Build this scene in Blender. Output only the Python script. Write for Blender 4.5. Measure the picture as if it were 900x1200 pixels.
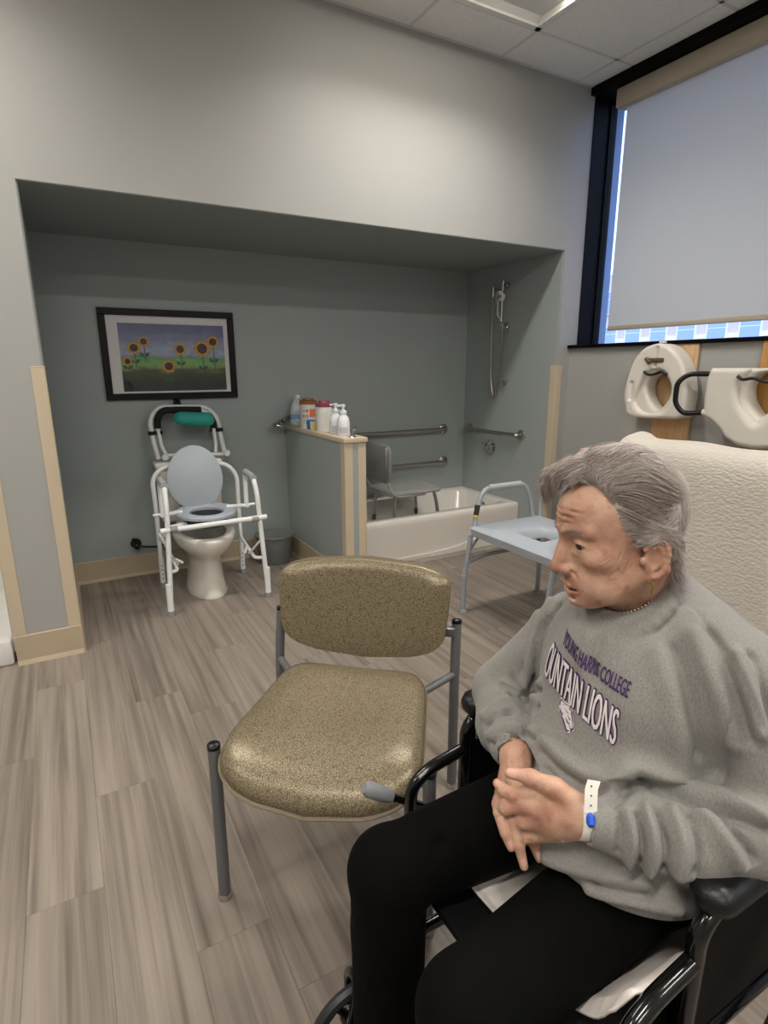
import bpy, bmesh, math, random
import numpy as np
import openvdb
from mathutils import Vector, Matrix, Quaternion
from mathutils.bvhtree import BVHTree

scene = bpy.context.scene
for o in list(bpy.data.objects):
    bpy.data.objects.remove(o)
COL = scene.collection
rng = random.Random(7)

# ------------------------------------------------------------------ camera
FPX, PITCH, YAW, ROLL, CAMH = 671.1, math.radians(14.11), math.radians(29.14), math.radians(-0.168), 1.36
cF = np.array([math.sin(YAW) * math.cos(PITCH), math.cos(YAW) * math.cos(PITCH), -math.sin(PITCH)])
_r = np.array([math.cos(YAW), -math.sin(YAW), 0.0])
_u = np.cross(_r, cF)
cR = math.cos(ROLL) * _r + math.sin(ROLL) * _u
cU = -math.sin(ROLL) * _r + math.cos(ROLL) * _u
CAM = np.array([0.0, 0.0, CAMH])
cam_data = bpy.data.cameras.new('camera')
cam = bpy.data.objects.new('camera', cam_data)
COL.objects.link(cam)
m = Matrix((cR, cU, -cF)).transposed().to_4x4()
m.translation = CAM
cam.matrix_world = m
cam_data.sensor_fit = 'VERTICAL'
cam_data.sensor_height = 36.0
cam_data.lens = FPX / 1200.0 * 36.0
cam_data.clip_start = 0.02
scene.camera = cam

# ------------------------------------------------------------------ world and exposure
world = bpy.data.worlds.new('world')
scene.world = world
world.use_nodes = True
wn = world.node_tree
bg = wn.nodes['Background']
bg.inputs[0].default_value = (0.42, 0.60, 1.0, 1)
bg.inputs[1].default_value = 2.4
vs = scene.view_settings
vs.view_transform = 'Standard'
vs.look = 'None'
vs.gamma = 1.0
vs.use_curve_mapping = False
vs.exposure = 0.5
SUN = bpy.data.lights.new('sun', 'SUN')
SUN.energy = 1.7
SUN.angle = math.radians(2)
SUN.color = (1.0, 0.93, 0.85)
sun = bpy.data.objects.new('sun', SUN)
COL.objects.link(sun)
sun.rotation_euler = (math.radians(52), 0, math.radians(-62))   # comes from behind the room: lights the facade across the street
LAMP_W = [13.0, 12.0, 22.0, 22.0, 20.0, 20.0, 20.0]        # watts of the ceiling troffers, the two dimmed ones next to the alcove first, then the unseen ones

# ------------------------------------------------------------------ measured planes (metres)
Y1, Y2 = 2.988, 4.02          # face of the alcove opening, back of the alcove
XL, XR = -0.046, 3.041        # sides of the alcove
XW = 3.155                    # lower part of the window wall
ZS, ZC = 2.112, 3.073         # alcove soffit, ceiling
XPIER = -0.318                # left side of the pier
X0, Y0 = -2.6, -2.7           # walls behind the camera

def ray(x, y):
    return cF + cR * (x - 450.0) / FPX + cU * (600.0 - y) / FPX
def onX(x, y, X):
    d = ray(x, y); return CAM + d * (X / d[0])
def onY(x, y, Y):
    d = ray(x, y); return CAM + d * (Y / d[1])
def onZ(x, y, z):
    d = ray(x, y); return CAM + d * ((z - CAMH) / d[2])
def atD(x, y, dist):
    return CAM + ray(x, y) * dist

# ------------------------------------------------------------------ materials
def lin(c):
    if isinstance(c, str):
        c = c.lstrip('#'); c = [int(c[i:i + 2], 16) / 255 for i in (0, 2, 4)]
    return tuple(((v / 12.92) if v <= 0.04045 else ((v + 0.055) / 1.055) ** 2.4) for v in c) + (1.0,)

MATS = {}
def mat(name, color, rough=0.5, metal=0.0, var=0.0, vscale=8.0, bump=0.0, bscale=200.0, spec=0.5, sss=0.0, coat=0.0, sheen=0.0, alpha=None, emit=None, trans=0.0, stretch=None, ior=1.45):
    if name in MATS: return MATS[name]
    mt = bpy.data.materials.new(name); MATS[name] = mt
    mt.use_nodes = True
    nt = mt.node_tree; b = nt.nodes['Principled BSDF']
    col = lin(color)
    b.inputs['Base Color'].default_value = col
    b.inputs['Roughness'].default_value = rough
    b.inputs['Metallic'].default_value = metal
    b.inputs['Specular IOR Level'].default_value = spec
    b.inputs['IOR'].default_value = ior
    if coat: b.inputs['Coat Weight'].default_value = coat; b.inputs['Coat Roughness'].default_value = 0.15
    if sheen: b.inputs['Sheen Weight'].default_value = sheen; b.inputs['Sheen Roughness'].default_value = 0.5
    if sss:
        b.inputs['Subsurface Weight'].default_value = sss
        b.inputs['Subsurface Radius'].default_value = (1.0, 0.4, 0.2)
        b.inputs['Subsurface Scale'].default_value = 0.006
    if trans: b.inputs['Transmission Weight'].default_value = trans
    if emit is not None:
        b.inputs['Emission Color'].default_value = lin(emit[0]); b.inputs['Emission Strength'].default_value = emit[1]
    if var or bump:
        tc = nt.nodes.new('ShaderNodeTexCoord')
        mp = nt.nodes.new('ShaderNodeMapping')
        nt.links.new(tc.outputs['Object'], mp.inputs[0])
        if stretch: mp.inputs['Scale'].default_value = stretch
    if var:
        n = nt.nodes.new('ShaderNodeTexNoise'); n.inputs['Scale'].default_value = vscale; n.inputs['Detail'].default_value = 4
        nt.links.new(mp.outputs[0], n.inputs['Vector'])
        r = nt.nodes.new('ShaderNodeMapRange')
        r.inputs[1].default_value = 0.3; r.inputs[2].default_value = 0.7
        r.inputs[3].default_value = 1 - var; r.inputs[4].default_value = 1 + var
        nt.links.new(n.outputs[0], r.inputs[0])
        mx = nt.nodes.new('ShaderNodeVectorMath'); mx.operation = 'SCALE'
        mx.inputs[0].default_value = col[:3]
        nt.links.new(r.outputs[0], mx.inputs['Scale'])
        nt.links.new(mx.outputs[0], b.inputs['Base Color'])
    if bump:
        n2 = nt.nodes.new('ShaderNodeTexNoise'); n2.inputs['Scale'].default_value = bscale; n2.inputs['Detail'].default_value = 3
        nt.links.new(mp.outputs[0], n2.inputs['Vector'])
        bp = nt.nodes.new('ShaderNodeBump'); bp.inputs['Strength'].default_value = bump; bp.inputs['Distance'].default_value = 0.002
        nt.links.new(n2.outputs[0], bp.inputs['Height'])
        nt.links.new(bp.outputs[0], b.inputs['Normal'])
    return mt

M_wall = mat('wall_paint', '#a2a29f', 0.55, var=0.02, vscale=2, bump=0.08, bscale=260)
M_wall_in = mat('alcove_wall_paint', '#9aa2a1', 0.45, var=0.025, vscale=2, bump=0.08, bscale=260)
M_tan = mat('tan_vinyl', '#b5a58c', 0.45, var=0.03, vscale=6)
M_guard = mat('tan_guard', '#c3b49c', 0.42, var=0.02, vscale=6)
M_white = mat('white_enamel', '#d8d8d6', 0.25, coat=0.3)
M_ceil = mat('ceiling_tile', '#dededc', 0.9, var=0.04, vscale=40, bump=0.3, bscale=120)
M_grid = mat('ceiling_grid_paint', '#c9c9c8', 0.6)
M_black = mat('black_metal', '#0c0c0d', 0.3)
M_blackframe = mat('black_window_frame', '#020202', 0.6, spec=0.15)
M_chrome = mat('chrome', '#c8c8c8', 0.12, 1.0)
M_steel = mat('brushed_steel', '#a8a5a0', 0.3, 1.0)
M_porc = mat('porcelain', '#dcd8cf', 0.12, coat=0.6)
M_tub = mat('tub_acrylic', '#d9d4cc', 0.2, coat=0.4)
M_seatgrey = mat('grey_seat_plastic', '#a9b0b8', 0.42, var=0.02)
M_framewhite = mat('white_tube_paint', '#e2e4e4', 0.28)
M_riser = mat('white_moulded_plastic', '#d6d1c8', 0.42, var=0.02)
M_foam = mat('black_foam', '#121314', 0.75, bump=0.3, bscale=500)
M_rubber = mat('grey_rubber', '#8e8e8c', 0.65)

# ------------------------------------------------------------------ mesh helpers
def V(*a): return np.array(a, float)

def fillet(pts, rad, n=6):
    pts = [np.array(p, float) for p in pts]
    if rad <= 0 or len(pts) < 3: return pts
    out = [pts[0]]
    for i in range(1, len(pts) - 1):
        a, b, c = pts[i - 1], pts[i], pts[i + 1]
        la, lc = np.linalg.norm(a - b), np.linalg.norm(c - b)
        r = min(rad, la * 0.48, lc * 0.48)
        p, q = b + (a - b) / la * r, b + (c - b) / lc * r
        for k in range(n + 1):
            t = k / n
            out.append((1 - t) ** 2 * p + 2 * t * (1 - t) * b + t * t * q)
    out.append(pts[-1])
    return out

def smooth_path(pts, n=8, closed=False):
    pts = [np.array(p, float) for p in pts]
    N = len(pts); out = []
    rngi = range(N) if closed else range(N - 1)
    for i in rngi:
        if closed:
            p0, p1, p2, p3 = pts[i - 1], pts[i], pts[(i + 1) % N], pts[(i + 2) % N]
        else:
            p1, p2 = pts[i], pts[i + 1]
            p0 = pts[i - 1] if i else 2 * p1 - p2
            p3 = pts[i + 2] if i + 2 < N else 2 * p2 - p1
        for k in range(n):
            t = k / n
            out.append(0.5 * (2 * p1 + (p2 - p0) * t + (2 * p0 - 5 * p1 + 4 * p2 - p3) * t * t + (3 * p1 - p0 - 3 * p2 + p3) * t ** 3))
    if not closed: out.append(pts[-1])
    return out

class MB:
    def __init__(s):
        s.v = []; s.f = []; s.m = []
    def add(s, verts, faces, mi=0):
        o = len(s.v)
        s.v += [tuple(map(float, p)) for p in verts]
        s.f += [tuple(i + o for i in f) for f in faces]
        s.m += [mi] * len(faces)
        return s
    def box(s, lo, hi, bev=0.0, mi=0, seg=2):
        lo = np.minimum(lo, hi) if False else np.array(lo, float); hi = np.array(hi, float)
        l2, h2 = np.minimum(lo, hi), np.maximum(lo, hi)
        bm = bmesh.new()
        bmesh.ops.create_cube(bm, size=1.0)
        for v in bm.verts:
            v.co = Vector([(l2[i] + h2[i]) / 2 + v.co[i] * (h2[i] - l2[i]) for i in range(3)])
        if bev > 0:
            bmesh.ops.bevel(bm, geom=bm.edges[:], offset=min(bev, 0.49 * float((h2 - l2).min())), segments=seg, profile=0.5, affect='EDGES')
        bm.verts.index_update()
        s.add([v.co[:] for v in bm.verts], [[v.index for v in f.verts] for f in bm.faces], mi)
        bm.free(); return s
    def tube(s, pts, r, fil=0.0, n=10, mi=0, closed=False, cap=True, sm=0, flat=None):
        if sm: pts = smooth_path(pts, sm, closed)
        else: pts = fillet(pts, fil)
        P = [np.array(p, float) for p in pts]
        N = len(P)
        rs = list(r) if hasattr(r, '__len__') else [r] * N
        if len(rs) != N:
            rs = list(np.interp(np.linspace(0, 1, N), np.linspace(0, 1, len(rs)), rs))
        T = []
        for i in range(N):
            a = P[i - 1] if (i or closed) else P[0]
            b = P[(i + 1) % N] if (i < N - 1 or closed) else P[-1]
            t = b - a; T.append(t / (np.linalg.norm(t) + 1e-12))
        up = V(0, 0, 1) if abs(T[0][2]) < 0.9 else V(1, 0, 0)
        nrm = np.cross(T[0], np.cross(up, T[0])); nrm /= np.linalg.norm(nrm)
        vs = []; fs = []
        for i in range(N):
            if i:
                nrm = nrm - T[i] * (nrm @ T[i]); nrm /= np.linalg.norm(nrm) + 1e-12
            bn = np.cross(T[i], nrm)
            fa, fb = (1, 1) if flat is None else flat
            for k in range(n):
                a = 2 * math.pi * k / n
                vs.append(P[i] + rs[i] * (fa * math.cos(a) * nrm + fb * math.sin(a) * bn))
        for i in range(N - 1 if not closed else N):
            j = (i + 1) % N
            for k in range(n):
                l = (k + 1) % n
                fs.append((i * n + k, i * n + l, j * n + l, j * n + k))
        if cap and not closed:
            fs.append(tuple(reversed(range(n)))); fs.append(tuple((N - 1) * n + k for k in range(n)))
        return s.add(vs, fs, mi)
    def lathe(s, prof, origin=(0, 0, 0), axis=(0, 0, 1), n=24, mi=0, sx=1.0, sy=1.0):
        ax = np.array(axis, float); ax /= np.linalg.norm(ax)
        up = V(1, 0, 0) if abs(ax[0]) < 0.9 else V(0, 1, 0)
        e1 = up - ax * (up @ ax); e1 /= np.linalg.norm(e1); e2 = np.cross(ax, e1)
        o = np.array(origin, float); vs = []; fs = []
        for (r, h) in prof:
            for k in range(n):
                a = 2 * math.pi * k / n
                vs.append(o + ax * h + e1 * r * math.cos(a) * sx + e2 * r * math.sin(a) * sy)
        for i in range(len(prof) - 1):
            for k in range(n):
                l = (k + 1) % n
                fs.append((i * n + k, i * n + l, (i + 1) * n + l, (i + 1) * n + k))
        if prof[0][0] > 1e-5: fs.append(tuple(reversed(range(n))))
        if prof[-1][0] > 1e-5: fs.append(tuple((len(prof) - 1) * n + k for k in range(n)))
        return s.add(vs, fs, mi)
    def ellipsoid(s, c, r, n=16, mi=0, M=None):
        prof = [(math.sin(math.pi * i / n) + (1e-6 if i in (0, n) else 0), -math.cos(math.pi * i / n)) for i in range(n + 1)]
        t = MB(); t.lathe(prof, n=2 * n)
        vv = np.array(t.v) * np.array(r)
        if M is not None: vv = vv @ np.array(M).T
        return s.add(vv + np.array(c, float), t.f, mi)
    def prism(s, outline, e1, e2, org, depth_vec, mi=0, holes=None):
        """closed outline (u, v) -> org + u*e1 + v*e2, extruded by depth_vec"""
        org = np.array(org, float); e1 = np.array(e1, float); e2 = np.array(e2, float); dv = np.array(depth_vec, float)
        n = len(outline)
        a = [org + u * e1 + v * e2 for u, v in outline]
        vs = a + [p + dv for p in a]
        fs = [tuple(range(n)), tuple(reversed(range(n, 2 * n)))]
        fs = [tuple(reversed(fs[0])), tuple(reversed(fs[1]))]
        for i in range(n):
            j = (i + 1) % n
            fs.append((i, j, n + j, n + i))
        return s.add(vs, fs, mi)
    def mesh(s, name, mats, smooth=40):
        me = bpy.data.meshes.new(name)
        me.from_pydata(s.v, [], s.f)
        for mt in (mats if isinstance(mats, (list, tuple)) else [mats]): me.materials.append(mt)
        if any(s.m): me.polygons.foreach_set('material_index', s.m)
        me.update()
        bm = bmesh.new(); bm.from_mesh(me)
        bmesh.ops.recalc_face_normals(bm, faces=bm.faces[:])
        bm.to_mesh(me); bm.free()
        if smooth:
            me.polygons.foreach_set('use_smooth', [True] * len(me.polygons))
            me.set_sharp_from_angle(angle=math.radians(smooth))
        return me
    def build(s, name, mats, parent=None, smooth=40):
        return link(name, s.mesh(name, mats, smooth), parent)

def link(name, me, parent=None):
    o = bpy.data.objects.new(name, me)
    COL.objects.link(o)
    if parent is not None:
        o.parent = parent
        M = parent.matrix_basis.copy()
        if parent.parent is not None:
            M = parent.parent.matrix_basis @ parent.matrix_parent_inverse @ M
        o.matrix_parent_inverse = M.inverted()
    return o

def thing(name, label, cat, loc=(0, 0, 0), group=None, rotz=0.0):
    o = bpy.data.objects.new(name, None)
    o.empty_display_size = 0.05
    COL.objects.link(o)
    o.location = loc; o.rotation_euler = (0, 0, rotz)
    o['label'] = label; o['category'] = cat
    if group: o['group'] = group
    return o
def tag(o, label, cat, group=None):
    o['label'] = label; o['category'] = cat
    if group: o['group'] = group
    return o
def struct(o):
    o['kind'] = 'structure'
    return o
# ------------------------------------------------------------------ solid modelling with distance fields
class Field:
    def __init__(s, lo, hi, h):
        s.lo = np.array(lo, float); s.h = h
        n = np.ceil((np.array(hi) - s.lo) / h).astype(int) + 1
        s.ax = [(s.lo[i] + h * np.arange(n[i])).astype(np.float32) for i in range(3)]
        s.d = np.full(n, 0.5, np.float32)
    def sl(s, lo, hi):
        r = []
        for i in range(3):
            a = int(np.floor((lo[i] - s.lo[i]) / s.h)); b = int(np.ceil((hi[i] - s.lo[i]) / s.h)) + 1
            a, b = max(a, 0), min(b, s.d.shape[i])
            if b <= a: return None
            r.append(slice(a, b))
        return tuple(r)
    def grid(s, sl):
        return (s.ax[0][sl[0]][:, None, None], s.ax[1][sl[1]][None, :, None], s.ax[2][sl[2]][None, None, :])
    def _apply(s, sl, d, k, op):
        c = s.d[sl]
        if op == 'sub': d = -d
        if op == 'add':
            if k > 0:
                t = np.clip(0.5 + 0.5 * (d - c) / k, 0, 1); r = d * (1 - t) + c * t - k * t * (1 - t)
            else: r = np.minimum(c, d)
        else:
            if k > 0:
                t = np.clip(0.5 - 0.5 * (d - c) / k, 0, 1); r = d * (1 - t) + c * t + k * t * (1 - t)
            else: r = np.maximum(c, d)
        s.d[sl] = r
    def ell(s, c, r, k=0.01, op='add', M=None):
        c = np.array(c, float); r = np.array(r, float); R = float(r.max()) if M is not None else r
        mg = k + 4 * s.h
        sl = s.sl(c - R - mg, c + R + mg)
        if sl is None: return s
        X, Y, Z = s.grid(sl); x, y, z = X - c[0], Y - c[1], Z - c[2]
        if M is not None:
            M = np.array(M, float)           # columns = local axes
            x, y, z = (x * M[0, 0] + y * M[1, 0] + z * M[2, 0], x * M[0, 1] + y * M[1, 1] + z * M[2, 1], x * M[0, 2] + y * M[1, 2] + z * M[2, 2])
        k0 = np.sqrt((x / r[0]) ** 2 + (y / r[1]) ** 2 + (z / r[2]) ** 2) + 1e-9
        k1 = np.sqrt((x / r[0] ** 2) ** 2 + (y / r[1] ** 2) ** 2 + (z / r[2] ** 2) ** 2) + 1e-9
        s._apply(sl, (k0 * (k0 - 1) / k1).astype(np.float32), k, op); return s
    def cap(s, a, b, ra, rb=None, k=0.01, op='add', squash=None):
        rb = ra if rb is None else rb
        a = np.array(a, float); b = np.array(b, float); R = max(ra, rb); mg = k + 4 * s.h
        sl = s.sl(np.minimum(a, b) - R - mg, np.maximum(a, b) + R + mg)
        if sl is None: return s
        X, Y, Z = s.grid(sl); d = b - a; L2 = float(d @ d) + 1e-12
        x, y, z = X - a[0], Y - a[1], Z - a[2]
        t = np.clip((x * d[0] + y * d[1] + z * d[2]) / L2, 0, 1)
        x, y, z = x - t * d[0], y - t * d[1], z - t * d[2]
        if squash is not None:               # (axis, factor): thicken along an axis
            ax, f = squash; ax = np.array(ax, float); ax = ax / np.linalg.norm(ax)
            q = (x * ax[0] + y * ax[1] + z * ax[2]) * (1 - 1 / f)
            x, y, z = x - q * ax[0], y - q * ax[1], z - q * ax[2]
        s._apply(sl, (np.sqrt(x * x + y * y + z * z) - (ra + (rb - ra) * t)).astype(np.float32), k, op); return s
    def chain(s, pts, rs, k=0.01, op='add', squash=None):
        rs = list(rs) if hasattr(rs, '__len__') else [rs] * len(pts)
        for i in range(len(pts) - 1): s.cap(pts[i], pts[i + 1], rs[i], rs[i + 1], k, op, squash)
        return s
    def poly_x(s, pts, x0, x1, rnd=0.01, k=0.0, op='add'):
        """outline in (y, z) extruded from x0 to x1, edges rounded"""
        P = np.array(pts, float); Yg, Zg = np.meshgrid(s.ax[1], s.ax[2], indexing='ij')
        d2 = np.full(Yg.shape, 1e9); ins = np.zeros(Yg.shape, bool)
        for a, b in zip(P, np.roll(P, -1, 0)):
            e = b - a; t = np.clip(((Yg - a[0]) * e[0] + (Zg - a[1]) * e[1]) / (e @ e), 0, 1)
            d2 = np.minimum(d2, (Yg - a[0] - t * e[0]) ** 2 + (Zg - a[1] - t * e[1]) ** 2)
            c = (a[1] > Zg) != (b[1] > Zg)
            ins ^= c & (Yg < (b[0] - a[0]) * (Zg - a[1]) / (b[1] - a[1] + 1e-12) + a[0])
        sd = (np.sqrt(d2) * np.where(ins, -1, 1))[None] + rnd
        qx = (np.abs(s.ax[0] - (x0 + x1) / 2) - abs(x1 - x0) / 2 + rnd)[:, None, None]
        d = np.minimum(np.maximum(sd, qx), 0) + np.sqrt(np.maximum(sd, 0) ** 2 + np.maximum(qx, 0) ** 2) - rnd
        s._apply(tuple(slice(0, n) for n in s.d.shape), d.astype(np.float32), k, op); return s
    def half(s, n, d0, k=0.0):
        """keep the side n.p < d0"""
        n = np.array(n, float)
        sl = tuple(slice(0, q) for q in s.d.shape); X, Y, Z = s.grid(sl)
        s._apply(sl, (-(n[0] * X + n[1] * Y + n[2] * Z - d0)).astype(np.float32) * np.ones(s.d.shape, np.float32), k, 'sub'); return s
    def polys(s):
        g = openvdb.FloatGrid(0.5); g.copyFromArray(s.d)
        p, q = g.convertToQuads(isovalue=0.0) if False else g.convertToPolygons(isovalue=0.0, adaptivity=0.0)[::2]
        return np.asarray(p, float) * s.h + s.lo, np.asarray(q, int)

def vnormals(v, q):
    n = np.zeros_like(v)
    fn = np.cross(v[q[:, 2]] - v[q[:, 0]], v[q[:, 3]] - v[q[:, 1]])
    for i in range(4): np.add.at(n, q[:, i], fn)
    return n / (np.linalg.norm(n, axis=1)[:, None] + 1e-12)

def seg_dist(v, pts):
    best = np.full(len(v), 1e9); pts = np.array(pts, float)
    for a, b in zip(pts[:-1], pts[1:]):
        d = b - a; t = np.clip(((v - a) @ d) / (d @ d + 1e-12), 0, 1)
        best = np.minimum(best, np.linalg.norm(v - a - t[:, None] * d, axis=1))
    return best

def ridge(v, n, pts, w, amp, sm=6):
    """raise (amp > 0) or crease the surface along a curve"""
    P = smooth_path(pts, sm) if sm else pts
    d = seg_dist(v, P)
    v += n * (amp * np.exp(-(d / w) ** 2))[:, None]

def relax(v, q, it=1, f=0.5):
    for _ in range(it):
        acc = np.zeros_like(v); cnt = np.zeros(len(v))
        for a, b in ((0, 1), (1, 2), (2, 3), (3, 0)):
            np.add.at(acc, q[:, a], v[q[:, b]]); np.add.at(acc, q[:, b], v[q[:, a]])
            np.add.at(cnt, q[:, a], 1); np.add.at(cnt, q[:, b], 1)
        v = v * (1 - f) + f * acc / np.maximum(cnt, 1)[:, None]
    return v

def np_mesh(name, v, q, mats, mi=None, smooth=True):
    me = bpy.data.meshes.new(name)
    v = np.asarray(v, np.float32); q = np.asarray(q, np.int32)
    me.vertices.add(len(v)); me.vertices.foreach_set('co', v.ravel())
    k = q.shape[1]
    me.loops.add(q.size); me.loops.foreach_set('vertex_index', q.ravel())
    me.polygons.add(len(q)); me.polygons.foreach_set('loop_start', np.arange(0, q.size, k, dtype=np.int32))
    for mt in (mats if isinstance(mats, (list, tuple)) else [mats]): me.materials.append(mt)
    if mi is not None: me.polygons.foreach_set('material_index', np.asarray(mi, np.int32))
    if smooth: me.polygons.foreach_set('use_smooth', np.ones(len(q), bool))
    me.update(calc_edges=True); me.validate()
    return me
# ================================================================== THE SETTING
def plank_mat():
    mt = bpy.data.materials.new('vinyl_plank'); mt.use_nodes = True
    nt = mt.node_tree; b = nt.nodes['Principled BSDF']; N = nt.nodes.new; L = nt.links.new
    tc = N('ShaderNodeTexCoord'); oi = N('ShaderNodeObjectInfo')
    sc = N('ShaderNodeVectorMath'); sc.operation = 'SCALE'; sc.inputs[0].default_value = (37.0, 91.0, 13.0)
    L(oi.outputs['Random'], sc.inputs['Scale'])
    ad = N('ShaderNodeVectorMath'); L(tc.outputs['Object'], ad.inputs[0]); L(sc.outputs[0], ad.inputs[1])
    def noise(scale, detail, stretch, rough=0.55, dist=0.0):
        mp = N('ShaderNodeMapping'); mp.inputs['Scale'].default_value = stretch; L(ad.outputs[0], mp.inputs[0])
        n = N('ShaderNodeTexNoise'); n.inputs['Scale'].default_value = scale; n.inputs['Detail'].default_value = detail
        n.inputs['Roughness'].default_value = rough; n.inputs['Distortion'].default_value = dist
        L(mp.outputs[0], n.inputs['Vector']); return n
    n1 = noise(1.0, 4, (34, 0.9, 1), 0.55, 0.25); n2 = noise(1.0, 4, (140, 2.2, 1)); n3 = noise(1.0, 3, (9, 0.9, 1))
    r1 = N('ShaderNodeValToRGB'); e = r1.color_ramp
    e.elements[0].position = 0.28; e.elements[0].color = lin('#6a6058')
    e.elements[1].position = 0.52; e.elements[1].color = lin('#8d8278')
    x = e.elements.new(0.78); x.color = lin('#9d9287')
    L(n1.outputs[0], r1.inputs[0])
    r2 = N('ShaderNodeMapRange'); r2.inputs[1].default_value = 0.3; r2.inputs[2].default_value = 0.7; r2.inputs[3].default_value = 0.92; r2.inputs[4].default_value = 1.05
    L(n2.outputs[0], r2.inputs[0])
    r3 = N('ShaderNodeMapRange'); r3.inputs[1].default_value = 0.3; r3.inputs[2].default_value = 0.7; r3.inputs[3].default_value = 0.86; r3.inputs[4].default_value = 1.06
    L(n3.outputs[0], r3.inputs[0])
    r4 = N('ShaderNodeMapRange'); r4.inputs[3].default_value = 0.94; r4.inputs[4].default_value = 1.04
    L(oi.outputs['Random'], r4.inputs[0])
    m1 = N('ShaderNodeMath'); m1.operation = 'MULTIPLY'; L(r2.outputs[0], m1.inputs[0]); L(r3.outputs[0], m1.inputs[1])
    m2 = N('ShaderNodeMath'); m2.operation = 'MULTIPLY'; L(m1.outputs[0], m2.inputs[0]); L(r4.outputs[0], m2.inputs[1])
    mx = N('ShaderNodeVectorMath'); mx.operation = 'SCALE'; L(r1.outputs[0], mx.inputs[0]); L(m2.outputs[0], mx.inputs['Scale'])
    L(mx.outputs[0], b.inputs['Base Color'])
    b.inputs['Roughness'].default_value = 0.42
    b.inputs['Specular IOR Level'].default_value = 0.4
    bp = N('ShaderNodeBump'); bp.inputs['Strength'].default_value = 0.12; bp.inputs['Distance'].default_value = 0.001
    L(n2.outputs[0], bp.inputs['Height']); L(bp.outputs[0], b.inputs['Normal'])
    return mt
M_plank = plank_mat()
M_sub = mat('subfloor', '#4a443f', 0.9)
floor = struct(MB().box((X0 - 0.1, Y0 - 0.1, -0.08), (XW + 0.1, Y2 + 0.1, -0.006)).build('floor', M_sub))
PW, PL = 0.182, 1.22
plank_meshes = {}
row = 0
x = X0
while x < XW - 0.01:
    w = min(PW, XW - x)
    y = Y0 - [0.0, 0.71, 0.33, 1.02][row % 4]
    while y < Y2:
        a, b_ = max(y, Y0), min(y + PL, Y2)
        if b_ - a > 0.02:
            key = (round(w, 3), round(b_ - a, 3))
            if key not in plank_meshes:
                plank_meshes[key] = MB().box((0.0002, 0.0002, -0.006), (w - 0.0002, b_ - a - 0.0002, 0), 0.0004, seg=1).mesh('plank', M_plank, 0)
            o = bpy.data.objects.new('plank', plank_meshes[key]); COL.objects.link(o)
            o.parent = floor; o.location = (x, a, 0)
        y += PL
    x += PW; row += 1

def wall(name, lo, hi, mt=None):
    return struct(MB().box(lo, hi).build(name, mt or M_wall, None, 0))
T = 0.12
# front wall: header above the alcove, pier at its left, sliver at its right
w_front = MB()
w_front.box((X0 - T, Y1, 2.35), (XPIER, Y1 + T, ZC + 0.02))
w_front.box((XPIER, Y1, 0), (XL, Y2 + T, ZC + 0.02))
w_front.box((XL, Y1, ZS), (XR, Y1 + T, ZC + 0.02))
w_front.box((XR, Y1, 0), (XW + 0.25, Y1 + T, ZC + 0.02))
w_front.box((XR, Y1 + T, 0), (XR + 0.12, Y2 + T, ZC + 0.02))
struct(w_front.build('wall_front', M_wall, None, 0))
wall('wall_alcove_back', (XL, Y2, 0), (XR, Y2 + T, ZS + 0.3), M_wall_in)
wall('ceiling_alcove_deck', (XL, Y1 + T, ZS), (XR, Y2, ZS + 0.08))
struct(MB().box((XL, Y1 + 0.012, 0), (XL + 0.006, Y2, ZS)).build('wall_alcove_left', M_wall_in, None, 0))
struct(MB().box((XR - 0.006, Y1 + 0.012, 0), (XR, Y2, ZS)).build('wall_alcove_right', M_wall_in, None, 0))
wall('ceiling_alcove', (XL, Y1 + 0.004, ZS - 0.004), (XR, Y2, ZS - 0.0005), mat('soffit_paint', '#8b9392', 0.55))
wall('wall_left', (X0 - T, Y0 - T, 0), (X0, Y2 + T, 2.349))
wall('wall_left_upper', (X0 - T, Y0 - T, 2.349), (X0, Y1, ZC))
wall('wall_rear', (X0, Y0 - T, 0), (XW + 0.25, Y0, ZC))
# window wall: solid below the sill, recessed window above it
ZSILL = 1.492
wall('wall_right', (XW, Y0, 0), (XW + T, Y1, ZSILL))
wall('wall_right_outer', (XW + T, Y0, 0), (XW + 0.25, Y1, ZSILL - 0.02))
wall('wall_outer_reveal', (XW + 0.262, Y1 + 0.004, 1.2), (XW + 0.345, Y1 + 0.3, ZC + 0.5), mat('outer_reveal', '#7f8ea8', 0.8))
# shower stall bay at the left of the pier
stall = thing('shower_stall', 'white moulded shower stall with raised curb beside the grey pier', 'shower', (-0.85, 3.4, 0))
M_stall = mat('white_stall', '#e0dfdb', 0.3, coat=0.3)
MB().box((-1.6, Y1 + 0.012, 0.0), (XPIER - 0.012, Y1 + 0.11, 0.125), 0.015).build('curb', M_stall, stall)
MB().box((-1.6, Y1 + 0.11, 0.0), (XPIER - 0.01, Y2 - 0.01, 0.05)).build('shower_pan', M_stall, stall)
MB().box((-1.6, Y2 - 0.02, 0.05), (XPIER - 0.01, Y2, 2.3)).build('back_panel', M_stall, stall)
MB().box((XPIER - 0.012, Y1 + 0.05, 0.05), (XPIER - 0.001, Y2 - 0.02, 2.3)).build('side_panel', M_stall, stall)
MB().box((-1.62, Y1 + 0.05, 0.05), (-1.6, Y2 - 0.02, 2.3)).build('side_panel', M_stall, stall)
MB().box((-1.6, Y1 + 0.05, 2.3), (XPIER - 0.01, Y2, 2.34)).build('top_panel', M_stall, stall)
wall('wall_front_left', (X0, Y1, 0), (-1.63, Y2 + T, 2.345))

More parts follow.
